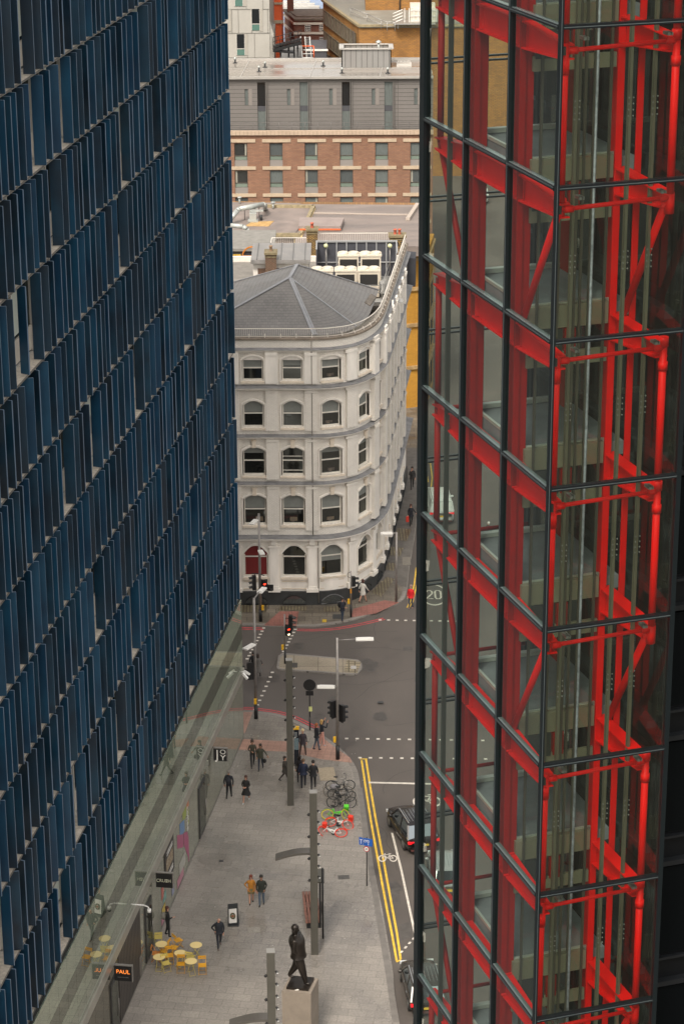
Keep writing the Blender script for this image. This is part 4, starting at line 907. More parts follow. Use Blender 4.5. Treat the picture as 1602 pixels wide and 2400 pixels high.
for px,py,lb in ((607,168,'left of the seam on the hotel roof'),(621,158,'just behind its shorter twin on the hotel roof'),(801,172,'at the left corner of the plant enclosure'),(908,172,'at the right corner of the plant enclosure'),(551,148,'at the far left of the hotel roof'),(757,155,'midway along the hotel roof')):
    p=G(px,py,ZR); b=MB(); b.tube(p,p+Vector((0,0,.4)),.09,8); b.mi=1; b.tube(p+Vector((0,0,.4)),p+Vector((0,0,.62)),.15,10,.1); b.mi=0; b.tube(p,p+Vector((0,0,.06)),.25,10)
    single('roof_vent',b,[DARKGREY,DM],'little capped soil vent '+lb,'vent',tuple(p))
# ================================================================ FAR BUILDINGS
PD=300.
PT=bld('panelled_tower','pale grey metal panelled tower with tall dark windows at the top left',(-13,306,0))
def tz(py,D=PD): return YP(590,py,D).z
def tx(px,D=PD,py=80): return YP(px,py,D).x
PNL=M('pale_metal_panel',(.38,.365,.33),.5,.1,ns=.3,amt=.08)
x0,x1=tx(470),tx(632); zt=45
b=MB(); b.prism([(x0,PD),(x1,PD),(x1+.2,PD+14),(x0,PD+14)],0,zt); part('wall',b,PNL,PT)
b=MB(); xe=tx(641); b.prism([(x1,PD+.2),(xe,PD+.2),(xe,PD+9),(x1,PD+9)],0,tz(82)); b.quad((x1,PD+.2,tz(48)),(x1,PD+.2,tz(82)),(xe,PD+.2,tz(82))); part('side_wing',b,PNL,PT)
b=MB()
for py in (21.5,77.5,135): b.box(((x0+x1)/2,PD-.02,tz(py)),(x1-x0,.05,.1))
for px,a,c in ((544,21,78),(559,21,78),(590,21,78),(617,0,21),(578,0,21),(596,78,136),(628,21,78),(579,78,136),(637,83,136)): b.box((tx(px),PD-.02,(tz(a)+tz(c))/2),(.06,.05,tz(a)-tz(c)))
part('panel_joint',b,M('joint_grey',(.2,.19,.17),.6),PT)
for px,a,c in ((538,22,73),(612,20,74),(576,80,129),(575,-30,14)): b=MB(); b.box((tx(px),PD-.03,(tz(a)+tz(c))/2),(.42,.06,tz(a)-tz(c))); part('reveal_panel',b,M('reveal_grey',(.34,.32,.28),.55),PT)
for px,a,c,g in ((599.5,21,71,56),(563.5,80,129,114),(561,-34,14,-2)):
    b=MB(); b.box((tx(px),PD-.04,(tz(a)+tz(g))/2),(.92,.08,tz(a)-tz(g))); wd=part('window',b,CURD,PT); b=MB(); b.box((tx(px),PD-.04,(tz(g)+tz(c))/2),(.92,.085,tz(g)-tz(c))); part('green_panel',b,RG('teal_glass',(.1,.19,.16),.15,.1),wd)
    b=MB()
    for q in (-.5,.5): b.box((tx(px)+q,PD-.06,(tz(a)+tz(c))/2),(.06,.12,tz(a)-tz(c)))
    b.box((tx(px),PD-.06,tz(g)),(1,.12,.08)); part('frame',b,M('pale_frame',(.5,.48,.44),.5),wd)
OR=bld('orange_building','bright orange rendered building squeezed behind the panelled tower',(-9,318,0))
D=314; b=MB(); b.box(((tx(625,D)+tx(660,D))/2,D+5,25),(tx(660,D)-tx(625,D),10,50)); part('wall',b,M('orange_render',(.72,.12,.035),.75,ns=1,amt=.12),OR)
b=MB(); b.box((tx(654,D),D-.1,tz(51,D)),(1.2,.3,.4)); b.box((tx(654,D),D-.1,tz(8,D)),(1.1,.3,.25)); part('balcony_ledge',b,CST,OR)
LB=bld('pale_blue_building','pale blue walled building with white roof strips behind the brick house',(-2,345,0))
D=345; b=MB(); b.box(((tx(656,D)+tx(757,D))/2,D+5,tz(22,D)/2),(tx(757,D)-tx(656,D),10,tz(22,D))); part('wall',b,M('pale_blue_render',(.27,.34,.47),.7,ns=1,amt=.08),LB)
b=MB()
for i,py in enumerate((19,13,7,2)): b.box(((tx(660,D)+tx(745-i*12,D))/2,D+1+3*i,tz(py,D+1+3*i)),(tx(745-i*12,D)-tx(652,D),1.4,.5))
part('white_roof_strip',b,M('white_strip',(.5,.48,.44),.6,ns=1,amt=.1),LB)
b=MB(); b.box((tx(728,D+12),D+14,tz(4,D+14)),(5,4,.6)); part('ochre_roof',b,M('ochre_patch',(.42,.26,.1),.8),LB)
RH=bld('red_brick_house','dark red brick house with white sash windows, white bands and a chimney at the top',(-1,322,0))
RBK=BM('dark_red_brick',(.24,.09,.06),(.17,.065,.045),(.14,.09,.07),.3,.11,(1,0),ms=.015,bump=.3,amt=.2)
D=320; zt=tz(48,D); xk=tx(689,D); b=MB(); b.prism([(tx(667,328),328),(xk,D),(tx(800,D),D),(tx(800,D),328.2),(tx(667,328),328.2)],0,zt); part('wall',b,RBK,RH)
b=MB(); b.prism([(tx(667,328)-.2,328),(xk,D-.3),(tx(800,D),D-.3),(tx(800,D),328.5),(tx(667,328)-.2,328.5)],zt,zt+.25); b.prism([(tx(672,328),327.4),(xk+.3,D+1),(tx(800,D),D+1),(tx(800,D),327.4)],zt+.25,zt+.4); part('roof',b,M('brown_tile_roof',(.15,.115,.09),.8,ns=2,amt=.3),RH)
b=MB()
for py in (55.5,78): b.bar((xk,D-.1,tz(py,D)),(tx(800,D),D-.1,tz(py,D)),.2,.28); b.bar((xk,D-.1,tz(py,D)),(tx(667,328)-.1,328,tz(py,D)),.2,.28)
part('white_band',b,M('white_stone_band',(.62,.57,.5),.7),RH)
for px in (721,755):
    for a,c in ((56,73),(88,105)):
        xc=tx(px,D); z0,z1=tz(c,D),tz(a,D); b=MB(); b.box((xc,D-.05,(z0+z1)/2),(.7,.06,z1-z0)); wd=part('window',b,CURD,RH); b=MB()
        for q in (-.36,-.12,.12,.36): b.box((xc+q,D-.1,(z0+z1)/2),(.06,.06,z1-z0))
        for i in range(5): b.box((xc,D-.1,z0+(z1-z0)*i/4),(.78,.06,.07))
        part('glazing_bar',b,WHITEP,wd)
xc=tx(681,326); b=MB(); b.box((xc,326,zt+1),(.85,.9,4.2)); ck=part('chimney',b,RBK,RH); b=MB(); b.box((xc,326,zt+3.15),(1.0,1.05,.3)); b.tube((xc-.15,326,zt+3.2),(xc-.15,326,zt+3.9),.16); part('pot',b,M('terracotta_pot',(.5,.12,.07),.7),ck)
BO=bld('brown_brick_office','long brown brick block with strip windows and a grey flat roof at the top right',(10,310,0))
OBK=BM('brown_orange_brick',(.36,.17,.04),(.27,.13,.04),(.16,.09,.04),.5,.16,(1,0),ms=.02,bump=.3,stain=(.5,.5),amt=.25)
D=296; xk=tx(841,D); zt=tz(66,D); xl=tx(757,318); b=MB(); b.prism([(xk,D),(tx(1240,D),D),(tx(1240,D),332),(tx(800,332),332),(xl,318)],0,zt); part('wall',b,OBK,BO)
b=MB(); b.prism([(xk,D-.2),(tx(1240,D),D-.2),(tx(1240,D),332),(tx(800,332),332),(xl-.2,318)],zt,zt+.18); part('roof',b,M('grey_gravel_roof',(.21,.2,.17),.7,ns=.3,amt=.3,rvar=.15),BO)
b=MB(); P_=[(xk,D-.2),(xl-.2,318),(tx(800,332),332)]
b.bar((xk,D-.1,zt+.25),(tx(1240,D),D-.1,zt+.25),.4,.25); b.bar((xk,D-.1,zt+.25),(xl-.1,318,zt+.25),.4,.25); b.bar((xl-.1,318,zt+.25),(tx(800,332),332,zt+.25),.4,.25); part('parapet',b,M('lichen_parapet',(.27,.22,.13),.8),BO)
dv=Vector((xl-xk,318-D,0)); Lv=dv.length; dv.normalize(); nv=Vector((-dv.y,dv.x,0)); nv=nv if nv.y<0 else -nv
for r,(top) in enumerate((zt-.9,zt-3.6,zt-6.3)):
    for i in range(10):
        a_=Vector((xk,D,0))+dv*(1.6+i*(Lv-2)/10)+nv*.05; w_=(Lv-2)/10
        b=MB(); b.ob((a_.x,a_.y,top-1.7),dv*(w_-.25),nv*.06,Vector((0,0,1.6))); wd=part('window',b,M('brown_strip_glass',(.17,.15,.115),.4,ns=3,amt=.6),BO)  # panes in a mottled brown body colour
        b=MB(); b.ob((a_.x,a_.y,top-1.8),dv*.12,nv*.12,Vector((0,0,1.8))); b.ob((a_.x,a_.y,top-1.8),dv*w_,nv*.12,Vector((0,0,.12))); b.ob((a_.x,a_.y,top-.1),dv*w_,nv*.12,Vector((0,0,.1))); part('frame',b,M('olive_frame',(.13,.11,.075),.6),wd)
b=MB(); b.box((tx(835,D+1)-.4,D+.45,zt-4),(.2,.2,7)); part('drainpipe',b,FRB,BO)
b=MB(); D2=309; b.box(((tx(856,D2)+tx(1240,D2))/2,D2+5,zt+7),(tx(1240,D2)-tx(856,D2),10,14)); part('upper_storey',b,OBK,BO)
b=MB(); b.tube((tx(936,D2),D2-.15,zt),(tx(936,D2),D2-.15,zt+5),.1); part('upper_pipe',b,FRB,BO)
RR=thing('roof_handrail','long grey handrail running across the brown brick block roof','railing',(8,300,zt)); b=MB()
pts=[(821,18),(860,33),(893,47),(907,52),(925,51)]
W3=[G(px,py,zt+1.1) for px,py in pts]; b.path(W3,.05); b.path([v-Vector((0,0,.5)) for v in W3],.04)
for v in W3: b.tube(v-Vector((0,0,1.1)),v,.04)
part('handrail',b,M('galv_rail',(.36,.35,.33),.45,.4),RR)
AC=thing('air_handling_unit','cream air handling unit on a raised platform at the top right','air handling unit',tuple(G(965,50,zt)))
p=G(932,56,zt+.6); q=G(1010,56,zt+.6); b=MB(); b.box(((p.x+q.x)/2,p.y+1.2,zt+.6),(q.x-p.x+1,3,.12)); 
for x_ in (p.x,q.x): b.tube((x_,p.y,zt),(x_,p.y,zt+.6),.08)
part('platform',b,M('galv_rail',(.36,.35,.33),.45,.4),AC); b=MB(); b.box(((p.x+q.x)/2+1,p.y+1.2,zt+1.55),(q.x-p.x-1,2,1.7)); b.box(((p.x+q.x)/2+1,p.y+2.0,zt+2.5),(q.x-p.x-1,1.2,.6)); part('casing',b,M('cream_ahu',(.55,.5,.42),.6,ns=2,amt=.1),AC)
b=MB()
for i in range(9): x_=p.x+.8+i*.55; b.box((x_,p.y+.15,zt+1.6),(.08,.06,1.7))
for z in (.9,1.5,2.2): b.box(((p.x+q.x)/2+1,p.y+.15,zt+z),(q.x-p.x-1,.06,.08))
for i in range(4): b.tube((p.x-.6,p.y+i*.5,zt+.7+i*.3),(p.x+.6,p.y+i*.5,zt+1.2+i*.3),.05)
part('frame',b,WHITEP,AC)
# railway viaduct arches beyond
VD=bld('brick_viaduct','old grey brown railway viaduct with dark arches at the very top',(8,372,0))
D=365; b=MB(); zt2=22; b.box((tx(860,D),D+4,zt2/2),(46,8,zt2)); part('wall',b,M('sooty_brick',(.11,.085,.07),.85,ns=1.2,amt=.35),VD)
for px in (768,823,890):
    b=MB(); xc=tx(px,D); zs=tz(16,D); pts=[(xc+1.3*math.cos(PI*i/10),zs+1.3*math.sin(PI*i/10)) for i in range(11)]
    vs=[(x,D-.05,z) for x,z in pts]+[(xc-1.3,D-.05,zs-8),(xc+1.3,D-.05,zs-8)]; b.add(vs,[list(reversed(range(13)))]); part('arch',b,M('arch_dark',(.03,.035,.045),.8),VD)
    b=MB()
    for (xa,za),(xb2,zb2) in zip(pts,pts[1:]): b.bar((xa,D-.1,za),(xb2,D-.1,zb2),.2,.35)
    part('arch_ring',b,M('arch_stone',(.2,.17,.13),.8),VD)
# roofscape to the far left and right so the ground never shows bare
# steel fire stair between the tower and the house
FS=thing('fire_escape','black steel fire escape gantry between the panelled tower and the brick house','fire escape',(-6,298,0)); D=298
b=MB(); a_=YP(640,108,D); c_=YP(706,90,D); b.bar(a_,c_,1.2,.15); b.bar(a_-Vector((0,0,.45)),c_-Vector((0,0,.45)),1.3,.35); b.bar(YP(640,118,D),YP(690,122,D),1.0,.25)
for px in (657,676,689,697): t_=YP(px,105,D); b.tube((t_.x,D,0),t_,.1)
part('gantry',b,BLACK,FS); b=MB()
for h_ in (.6,1.1): b.tube(a_+Vector((0,-.5,h_)),c_+Vector((0,-.5,h_)),.035)
for i in range(9): v=a_.lerp(c_,i/8); b.tube(v+Vector((0,-.5,0)),v+Vector((0,-.5,1.1)),.03)
part('handrail',b,BLACK,FS)
b=MB(); b.box((YP(684,128,D+3).x,D+3,tz(128,D)-3),(2.6,1.5,7)); part('stair_cabin',b,M('grey_cabin',(.22,.22,.22),.6,ns=1,amt=.3),FS)
b=MB()
for px in (712,722,733): v=YP(px,120,D); b.tube((v.x,D,v.z-3),(v.x-.4,D,v.z+1.8),.05)
for k in range(4): v=YP(710,108+9*k,D); v2=YP(735,108+9*k,D); b.tube(v,v2,.05)
b.mi=1; v=YP(708,108,D); v2=YP(735,108,D); b.tube(v,v2,.07); b.tube(v2,v2-Vector((0,0,1.6)),.07); part('ladder_cage',b,[M('white_ladder',(.5,.5,.48),.5),M('orange_rail',(.7,.12,.03),.5)],FS)
LR=bld('slate_shed_roof','low dark grey shed roof in front of the brick house',(0,306,0)); D=304
b=MB(); b.prism([(tx(720,D),D),(tx(765,D),D),(tx(765,D),D+8),(tx(720,D),D+8)],0,tz(118,D)); part('wall',b,M('dark_lead_roof',(.07,.07,.078),.5,ns=2,amt=.2),LR)
b=MB(); b.bar((tx(718,D),D,tz(118,D)),(tx(768,D),D,tz(118,D)),.3,.2); part('gutter',b,WHITEP,LR)
# ================================================================ GLASS LIFT TOWER
K0=Vector((4.17,46,0)); AV=Vector((-.308,.951,0)).normalized(); BV=Vector((.951,.308,0)).normalized()
def K(a,b,z): return K0+AV*a+BV*b+Vector((0,0,z))
def kob(mb,a0,a1,b0,b1,z0,z1): return mb.ob(K(a0,b0,z0),AV*(a1-a0),BV*(b1-b0),Vector((0,0,z1-z0)))
AL=7.67; BW=2.87
GT=thing('glass_lift_tower','glazed lift tower with bright red steel frame and black mullions in the right foreground','building',tuple(K(4,1.4,0)))
ZF=[56.9-3.09*k for k in range(-3,19)]; ZT=ZF[0]
MUL=M('mullion_dark',(.008,.012,.014),.3,.2,spec=.4); TRN=M('transom_dark',(.008,.010,.012),.3,.2,spec=.4)
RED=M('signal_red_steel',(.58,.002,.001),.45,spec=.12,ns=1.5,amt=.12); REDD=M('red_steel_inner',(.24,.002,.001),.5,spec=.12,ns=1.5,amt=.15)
BEI=M('lift_rail_metal',(.13,.12,.085),.35,.5); SIL=M('bright_sill',(.45,.46,.42),.3,.5); SLB=M('landing_slab',(.15,.16,.175),.55,ns=1.5,amt=.2); BEM=M('beige_beam',(.2,.18,.13),.45,.3)
PANE=GL('tower_glass',(.82,.90,.84),add=.03)
for a,w_ in ((0,.14),(2.52,.3),(5.0,.3),(AL,.42)):
    m=MB(); 
    if a==0: kob(m,-.04,.045,-.04,.045,0,ZT)
    elif a==AL: kob(m,a-.24,a+.03,-.05,.12,0,ZT)
    else: kob(m,a-.045,a+.045,-.04,.09,0,ZT)
    part('mullion',m,MUL,GT)
m=MB(); kob(m,-.04,.1,BW-.06,BW+.05,0,ZT); part('mullion',m,MUL,GT)
for a,b in ((AL-.1,BW-.1),(AL-.1,1.45)): m=MB(); kob(m,a-.03,a+.13,b-.06,b+.06,0,ZT); part('mullion',m,MUL,GT)
# seam lines in the mullions read as thin light trims
m=MB()
for a in (2.50,4.98,AL-.12): kob(m,a,a+.01,-.048,-.04,0,ZT)
kob(m,-.048,-.04,-.01,.002,0,ZT); part('mullion_trim',m,M('trim_light',(.12,.14,.15),.35,.5),GT)
for k,z in enumerate(ZF):
    m=MB()
    for a0,a1 in ((.07,2.465),(2.575,4.945),(5.055,AL-.24)): kob(m,a0,a1,-.045,.09,z-.055,z+.03)
    kob(m,-.045,.08,.045,BW-.06,z-.055,z+.035)
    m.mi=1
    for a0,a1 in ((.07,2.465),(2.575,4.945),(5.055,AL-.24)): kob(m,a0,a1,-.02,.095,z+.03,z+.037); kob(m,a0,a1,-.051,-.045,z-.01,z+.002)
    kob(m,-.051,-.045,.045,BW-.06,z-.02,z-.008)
    part('transom',m,[TRN,M('transom_pale',(.13,.16,.165),.25,.4)],GT)  # paler strips along the transom top and front
for k in range(len(ZF)-1):
    z1,z0=ZF[k],ZF[k+1]
    for a0,a1 in ((.07,2.465),(2.575,4.945),(5.055,AL-.24)):
        m=MB(); m.quad(K(a0,.02,z0+.037),K(a1,.02,z0+.037),K(a1,.02,z1-.07),K(a0,.02,z1-.07)); part('glass_pane',m,GL('tower_side_glass',(.78,.86,.80),add=.06),GT)
    m=MB(); m.quad(K(.0,.07,z0+.04),K(.0,BW-.06,z0+.04),K(.0,BW-.06,z1-.07),K(.0,.07,z1-.07)); part('glass_pane',m,PANE,GT)
m=MB(); m.quad(K(AL,.2,0),K(AL,BW-.16,0),K(AL,BW-.16,ZT),K(AL,.2,ZT)); part('rear_glass',m,GL('rear_glass',(.88,.92,.88),frn=1.4),GT)
m=MB(); m.quad(K(.14,BW,0),K(AL-.2,BW,0),K(AL-.2,BW,ZT),K(.14,BW,ZT)); part('side_glass',m,GL('side_glass',(.5,.56,.55),frn=1.5),GT)
# roof of the tower
m=MB(); kob(m,-.1,AL+.1,-.1,BW+.1,ZT+.08,ZT+.3); part('roof',m,TRN,GT)
# inner frame: paired I columns
def icol(a,b,wa=.8,wb=.3):
    m=MB(); kob(m,a-wa/2,a+wa/2,b-.02,b+.02,0,ZT-.2); kob(m,a-wa/2,a-wa/2+.05,b-wb/2,b+wb/2,0,ZT-.2); kob(m,a+wa/2-.05,a+wa/2,b-wb/2,b+wb/2,0,ZT-.2); return m
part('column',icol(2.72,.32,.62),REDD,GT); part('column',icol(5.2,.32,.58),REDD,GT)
m=MB(); kob(m,2.28,2.34,2.24,2.39,0,ZT-.2); kob(m,2.34,2.75,2.31,2.33,0,ZT-.2); kob(m,2.0,2.05,2.57,2.7,0,ZT-.2); part('column',m,RED,GT)
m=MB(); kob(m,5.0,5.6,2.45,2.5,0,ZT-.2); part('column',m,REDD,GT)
for k,z in enumerate(ZF):
    kk=k-3; diag=(kk%3==1); zj=z-.52
    if k<len(ZF)-1:
        zn=ZF[k+1]-.52
        # front tubes
        m=MB()
        if diag:
            m.tube(K(.38,.3,zj+.2),K(2.5,.32,zn+.1),.075,12)
        else:
            m.tube(K(.35,.25,zj+.15),K(.35,.25,zn+.15),.068,14); m.tube(K(.35,.25,zj-.45),K(.35,.25,zj-.15),.088,12)
        part('tube_strut',m,RED,GT)
        m=MB()
        if diag: m.tube(K(.38,2.52,zj),K(2.2,2.5,zn+.25),.08,12); m.tube(K(.36,2.58,zj-.25),K(.36,2.58,zj+.15),.1,12)
        else: m.tube(K(.35,2.58,zj+.1),K(.35,2.58,zn+.1),.078,14); m.tube(K(.35,2.58,zj-.4),K(.35,2.58,zj-.22),.1,12); m.tube(K(.35,2.58,zj+.1),K(.35,2.58,zj+.3),.1,12)
        part('tube_strut',m,RED,GT)
        m=MB()
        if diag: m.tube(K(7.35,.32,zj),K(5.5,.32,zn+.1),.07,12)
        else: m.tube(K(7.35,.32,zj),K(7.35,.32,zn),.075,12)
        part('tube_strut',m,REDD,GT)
    # horizontals
    m=MB(); m.tube(K(.35,.25,zj),K(.35,2.58,zj+.08),.045,12); m.tube(K(.35,.3,zj),K(.35,.5,zj),.075,12); m.tube(K(.35,2.35,zj+.08),K(.35,2.56,zj+.08),.075,12); part('tie_tube',m,RED,GT)
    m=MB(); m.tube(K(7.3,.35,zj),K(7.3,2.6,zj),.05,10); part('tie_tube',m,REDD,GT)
    def ibeam(m,p,q,h0,h1,w_=.24):
        d=(q-p); up=Vector((0,0,1)); sd=d.cross(up).normalized()
        for zz,sg in ((0,1),(1,-1)):
            p2=p if zz==0 else p-up*h0; q2=q if zz==0 else q-up*h1
            m.add([p2-sd*w_/2,p2+sd*w_/2,q2+sd*w_/2,q2-sd*w_/2,p2-sd*w_/2-up*.03,p2+sd*w_/2-up*.03,q2+sd*w_/2-up*.03,q2-sd*w_/2-up*.03],[(0,1,2,3),(7,6,5,4),(0,4,5,1),(1,5,6,2),(2,6,7,3),(3,7,4,0)])
        m.add([p-sd*.012,q-sd*.012,q-sd*.012-up*h1,p-sd*.012-up*h0,p+sd*.012,q+sd*.012,q+sd*.012-up*h1,p+sd*.012-up*h0],[(0,1,2,3),(7,6,5,4)])
    m=MB(); ibeam(m,K(5.55,.3,zj+.28),K(2.35,.3,zj+.28),.52,.52); 
    for a in (3.2,4.75): kob(m,a,a+.03,.2,.4,zj-.22,zj+.26)
    part('beam',m,RED,GT)
    m=MB(); ibeam(m,K(2.3,.3,zj+.28),K(.3,.3,zj+.12),.52,.26); ibeam(m,K(5.6,.3,zj+.28),K(7.35,.3,zj+.12),.52,.24); part('outrigger',m,RED,GT)
    m=MB(); ibeam(m,K(2.4,2.4,zj+.3),K(.4,2.56,zj+.16),.55,.28,.3); part('outrigger',m,RED,GT)
    # landing slab, beige edge beams
    if z<ZT-.5:
        m=MB(); kob(m,2.45,5.55,.5,BW-.12,z-.32,z-.02); part('landing_slab',m,SLB,GT)
        m=MB(); kob(m,2.3,2.44,.42,2.22,z-.42,z+.06); kob(m,2.32,2.4,.42,2.22,z-1.25,z-.95); part('edge_beam',m,BEM,GT)
        m=MB(); kob(m,2.44,2.52,.5,2.3,z+.0,z+.08); kob(m,5.45,5.6,.5,BW-.12,z+.0,z+.1); kob(m,2.5,5.5,.48,.54,z+0,z+.07); part('sill',m,SIL,GT)
        m=MB(); kob(m,2.3,2.36,.45,1.2,z-1.0,z-.45); m.mi=1; kob(m,2.3,2.37,1.25,1.5,z-1.0,z-.45); part('shaft_panel',m,[M('dark_shaft_panel',(.02,.022,.022),.3),REDD],GT)
    # steel brackets
    m=MB()
    for b_ in (.55,2.3): kob(m,.1,.34,b_-.03,b_+.03,z-.3,z-.24); kob(m,.1,.34,b_+.05,b_+.08,z-.3,z-.24)
    m.mi=1; kob(m,.2,.3,.12,.2,zj-.06,zj+.1); part('bracket',m,[M('bracket_steel',(.2,.2,.19),.35,.6),BLACK],GT)
    # double transom at mid height on the rear face
    m=MB(); kob(m,AL-.04,AL+.04,.2,BW-.15,z+1.25,z+1.29); kob(m,AL-.04,AL+.04,.2,BW-.15,z+1.15,z+1.19); part('rear_transom',m,MUL,GT)
for b_,a_,w_,mt in ((.74,.9,.061,BEI),(1.18,.9,.05,M('lift_cable_grey',(.12,.125,.14),.5,.2,ns=9,amt=.5)),(1.89,.9,.061,BEI),(2.41,.9,.061,BEI)):
    m=MB()
    if w_<.06: m.tube(K(a_,b_,0),K(a_,b_,ZT-.3),.03,8)
    else: kob(m,a_-w_/2,a_+w_/2,b_-w_/2,b_+w_/2,0,ZT-.3); kob(m,a_+.035,a_+.045,b_-w_*.7,b_+w_*.7,0,ZT-.3)
    rl_=part('lift_rail' if w_>.06 else 'lift_cable',m,mt,GT)
    if w_>.06:
        m=MB(); z=ZF[0]-1.6
        while z>0:
            for j in range(4):
                for q in (-.05,.05): m.sph(K(a_-.06,b_+q,z-.12*j),.018,5)
            z-=3.09
        part('bolt_group',m,M('bracket_steel',(.2,.2,.19),.35,.6),rl_,kind='stuff')
m=MB()
for b_ in (.6,.95,1.05,1.42,1.55,1.75,2.1): kob(m,2.26,2.32,b_-.025,b_+.025,0,ZT-.3)
part('door_frame',m,M('lift_door_frame',(.06,.056,.042),.4,.3),GT)
m=MB(); kob(m,5.5,5.56,.5,.57,0,ZT-.3); kob(m,5.5,5.56,1.5,1.57,0,ZT-.3); kob(m,7.0,7.06,1.0,1.09,0,ZT-.3); kob(m,6.3,6.38,.12,.22,0,ZT-.3); part('rear_frame',m,M('rear_frame_grey',(.05,.052,.045),.4,.3),GT)
m=MB(); m.quad(K(2.29,.6,0),K(2.29,2.1,0),K(2.29,2.1,ZT-.3),K(2.29,.6,ZT-.3)); part('lift_door_glass',m,GL('door_glass',(.88,.9,.86),frn=1.4),GT)
# ================================================================ DARK BUILDING
DBD=thing('dark_apartment_block','near black glazed apartment block at the right edge behind the lift tower','building',tuple(K(5,7,0)))
DKW=M('near_black_cladding',(.003,.0035,.0045),.4,.0,spec=.25); DKG=RG('near_black_glass',(.002,.0025,.003),.03,.08,(.4,.45,.5))
m=MB(); kob(m,1.2,9,3.2,16,0,62); part('wall',m,DKW,DBD)
for k,z in enumerate(ZF[:-1]):
    m=MB()
    for b0,b1 in ((3.35,5.2),(5.3,7.2),(7.3,9.3)): kob(m,1.12,1.2,b0,b1,z-2.7,z-.5)
    part('window_band',m,DKG,DBD)
    m=MB(); kob(m,1.02,1.2,3.2,16,z-.42,z-.3); kob(m,1.08,1.2,3.2,16,z-2.86,z-2.8)
    for b0 in (3.25,5.25,7.25): kob(m,1.05,1.2,b0,b0+.07,z-3.0,z)
    part('cill_frame',m,M('charcoal_frame',(.007,.008,.010),.4,.1),DBD)
    m=MB()
    for a0,a1 in ((1.4,3.1),(3.3,5.0),(5.2,7.0)): kob(m,a0,a1,3.16,3.2,z-2.7,z-.6)
    m.mi=1; kob(m,3.4,3.9,3.12,3.16,z-2.6,z-.6)
    part('side_window',m,[DKG,M('maroon_panel',(.025,.003,.003),.5)],DBD)
    m=MB(); kob(m,1.2,9,2.98,3.2,z-.12,z+.06); part('floor_ledge',m,M('slate_ledge',(.02,.024,.03),.45,.2),DBD)
# ================================================================ STREET FURNITURE
def at(px,py,z=0): p=G(px,py,z); return Vector((p.x,p.y,z))
def lamp_head(b,c,dirv,L=.95,W=.32):
    d=Vector(dirv).normalized(); s=Vector((-d.y,d.x,0)); c=Vector(c)
    b.ob(c-s*W/2-Vector((0,0,.06)),d*L,s*W,Vector((0,0,.09))); b.ob(c-s*W*.35+d*.1+Vector((0,0,.03)),d*(L-.25),s*W*.7,Vector((0,0,.04)))
LAMPW=M('lamp_head_white',(.78,.76,.72),.45)
def sig_head(t,c,dirv,n=3,lit=None,ped=False,name='signal_head'):
    d=Vector(dirv).normalized(); s=Vector((-d.y,d.x,0)); c=Vector(c); h=.34*n
    b=MB(); b.ob(c-s*.15-d*.12,s*.3,d*.22,Vector((0,0,h)))
    b.ob(c-s*.22-d*.13+Vector((0,0,-.05)),s*.44,d*.02,Vector((0,0,h+.1)))
    for i in range(n):
        o=c+Vector((0,0,.17+.34*i))+d*.1
        for j in range(7):
            a0,a1=PI*j/7,PI*(j+1)/7
            p=o+s*.125*math.cos(a0)+Vector((0,0,.125*math.sin(a0))); q=o+s*.125*math.cos(a1)+Vector((0,0,.125*math.sin(a1)))
            b.quad(p,q,q+d*.24-Vector((0,0,.03)),p+d*.24-Vector((0,0,.03)))
    hd=part(name,b,M('signal_black',(.013,.013,.014),.4),t)
    b=MB(); kk=0
    for i in range(n):
        o=c+Vector((0,0,.17+.34*i))+d*.105; b.mi=1 if (lit is not None and lit==i) else (2 if lit==9 else 0)
        b.tube(o,o+d*.02,.105,12)
    part('lens',b,[M('lens_dark',(.03,.03,.028),.25),REDL,AMBL],hd)
def pbox(t,p,z=1.1,dx=-.17,dy=-.1):
    b=MB(); b.box((p.x+dx,p.y+dy,z),(.16,.14,.34)); part('push_button_box',b,YELBOX,t)
def pole(nm,label,cat,base,h,r,top=None,group=None,foot=True,mat=None):
    t=thing(nm,label,cat,tuple(base),group); b=MB(); b.tube(base+Vector((0,0,.9 if foot else 0)),base+Vector((0,0,h)),r,12,r*.75); part('pole',b,mat or POLE,t)
    if foot: b=MB(); b.tube(base,base+Vector((0,0,.9)),r*1.25,12); part('foot_sleeve',b,BLACK,t)
    return t
p=at(610.6,1456,.1); t=pole('street_lamp','grey lamp post with a red signal in front of the white building windows','street lamp',p,7.85,.1)
b=MB(); b.tube(p+Vector((0,0,7.8)),p+Vector((-.15,-1.0,7.75)),.045); part('lamp_arm',b,POLE,t); b=MB(); lamp_head(b,p+Vector((-.15,-.9,7.75)),(-.35,-1,0),.9,.34); part('lamp_head',b,LAMPW,t)
b=MB(); lamp_head(b,p+Vector((.05,-.1,5.25)),(.25,-1,0),.8,.34); part('lamp_head',b,LAMPW,t)
b=MB(); b.path([p+Vector((-.55,0,3.5)),p+Vector((0,0,3.5)),p+Vector((.3,-.1,3.4))],.03); part('signal_bracket',b,BLACK,t)
sig_head(t,p+Vector((-.42,-.05,2.35)),(-1,-.25,0),3); sig_head(t,p+Vector((.3,-.1,2.35)),(.15,-1,0),2,1); sig_head(t,p+Vector((.68,-.1,2.3)),(-.1,-1,0),1,name='repeater_head')
pbox(t,p,1.15,.16,-.1)
p=at(600,1684,.1); t=pole('street_lamp','grey lamp post with black signals at the near left corner crossing','street lamp',p,8.1,.1)
b=MB(); b.tube(p+Vector((0,0,8.05)),p+Vector((.3,1.0,8.1)),.045); part('lamp_arm',b,POLE,t); b=MB(); lamp_head(b,p+Vector((.3,.9,8.1)),(.35,1,0),.9,.34); part('lamp_head',b,LAMPW,t)
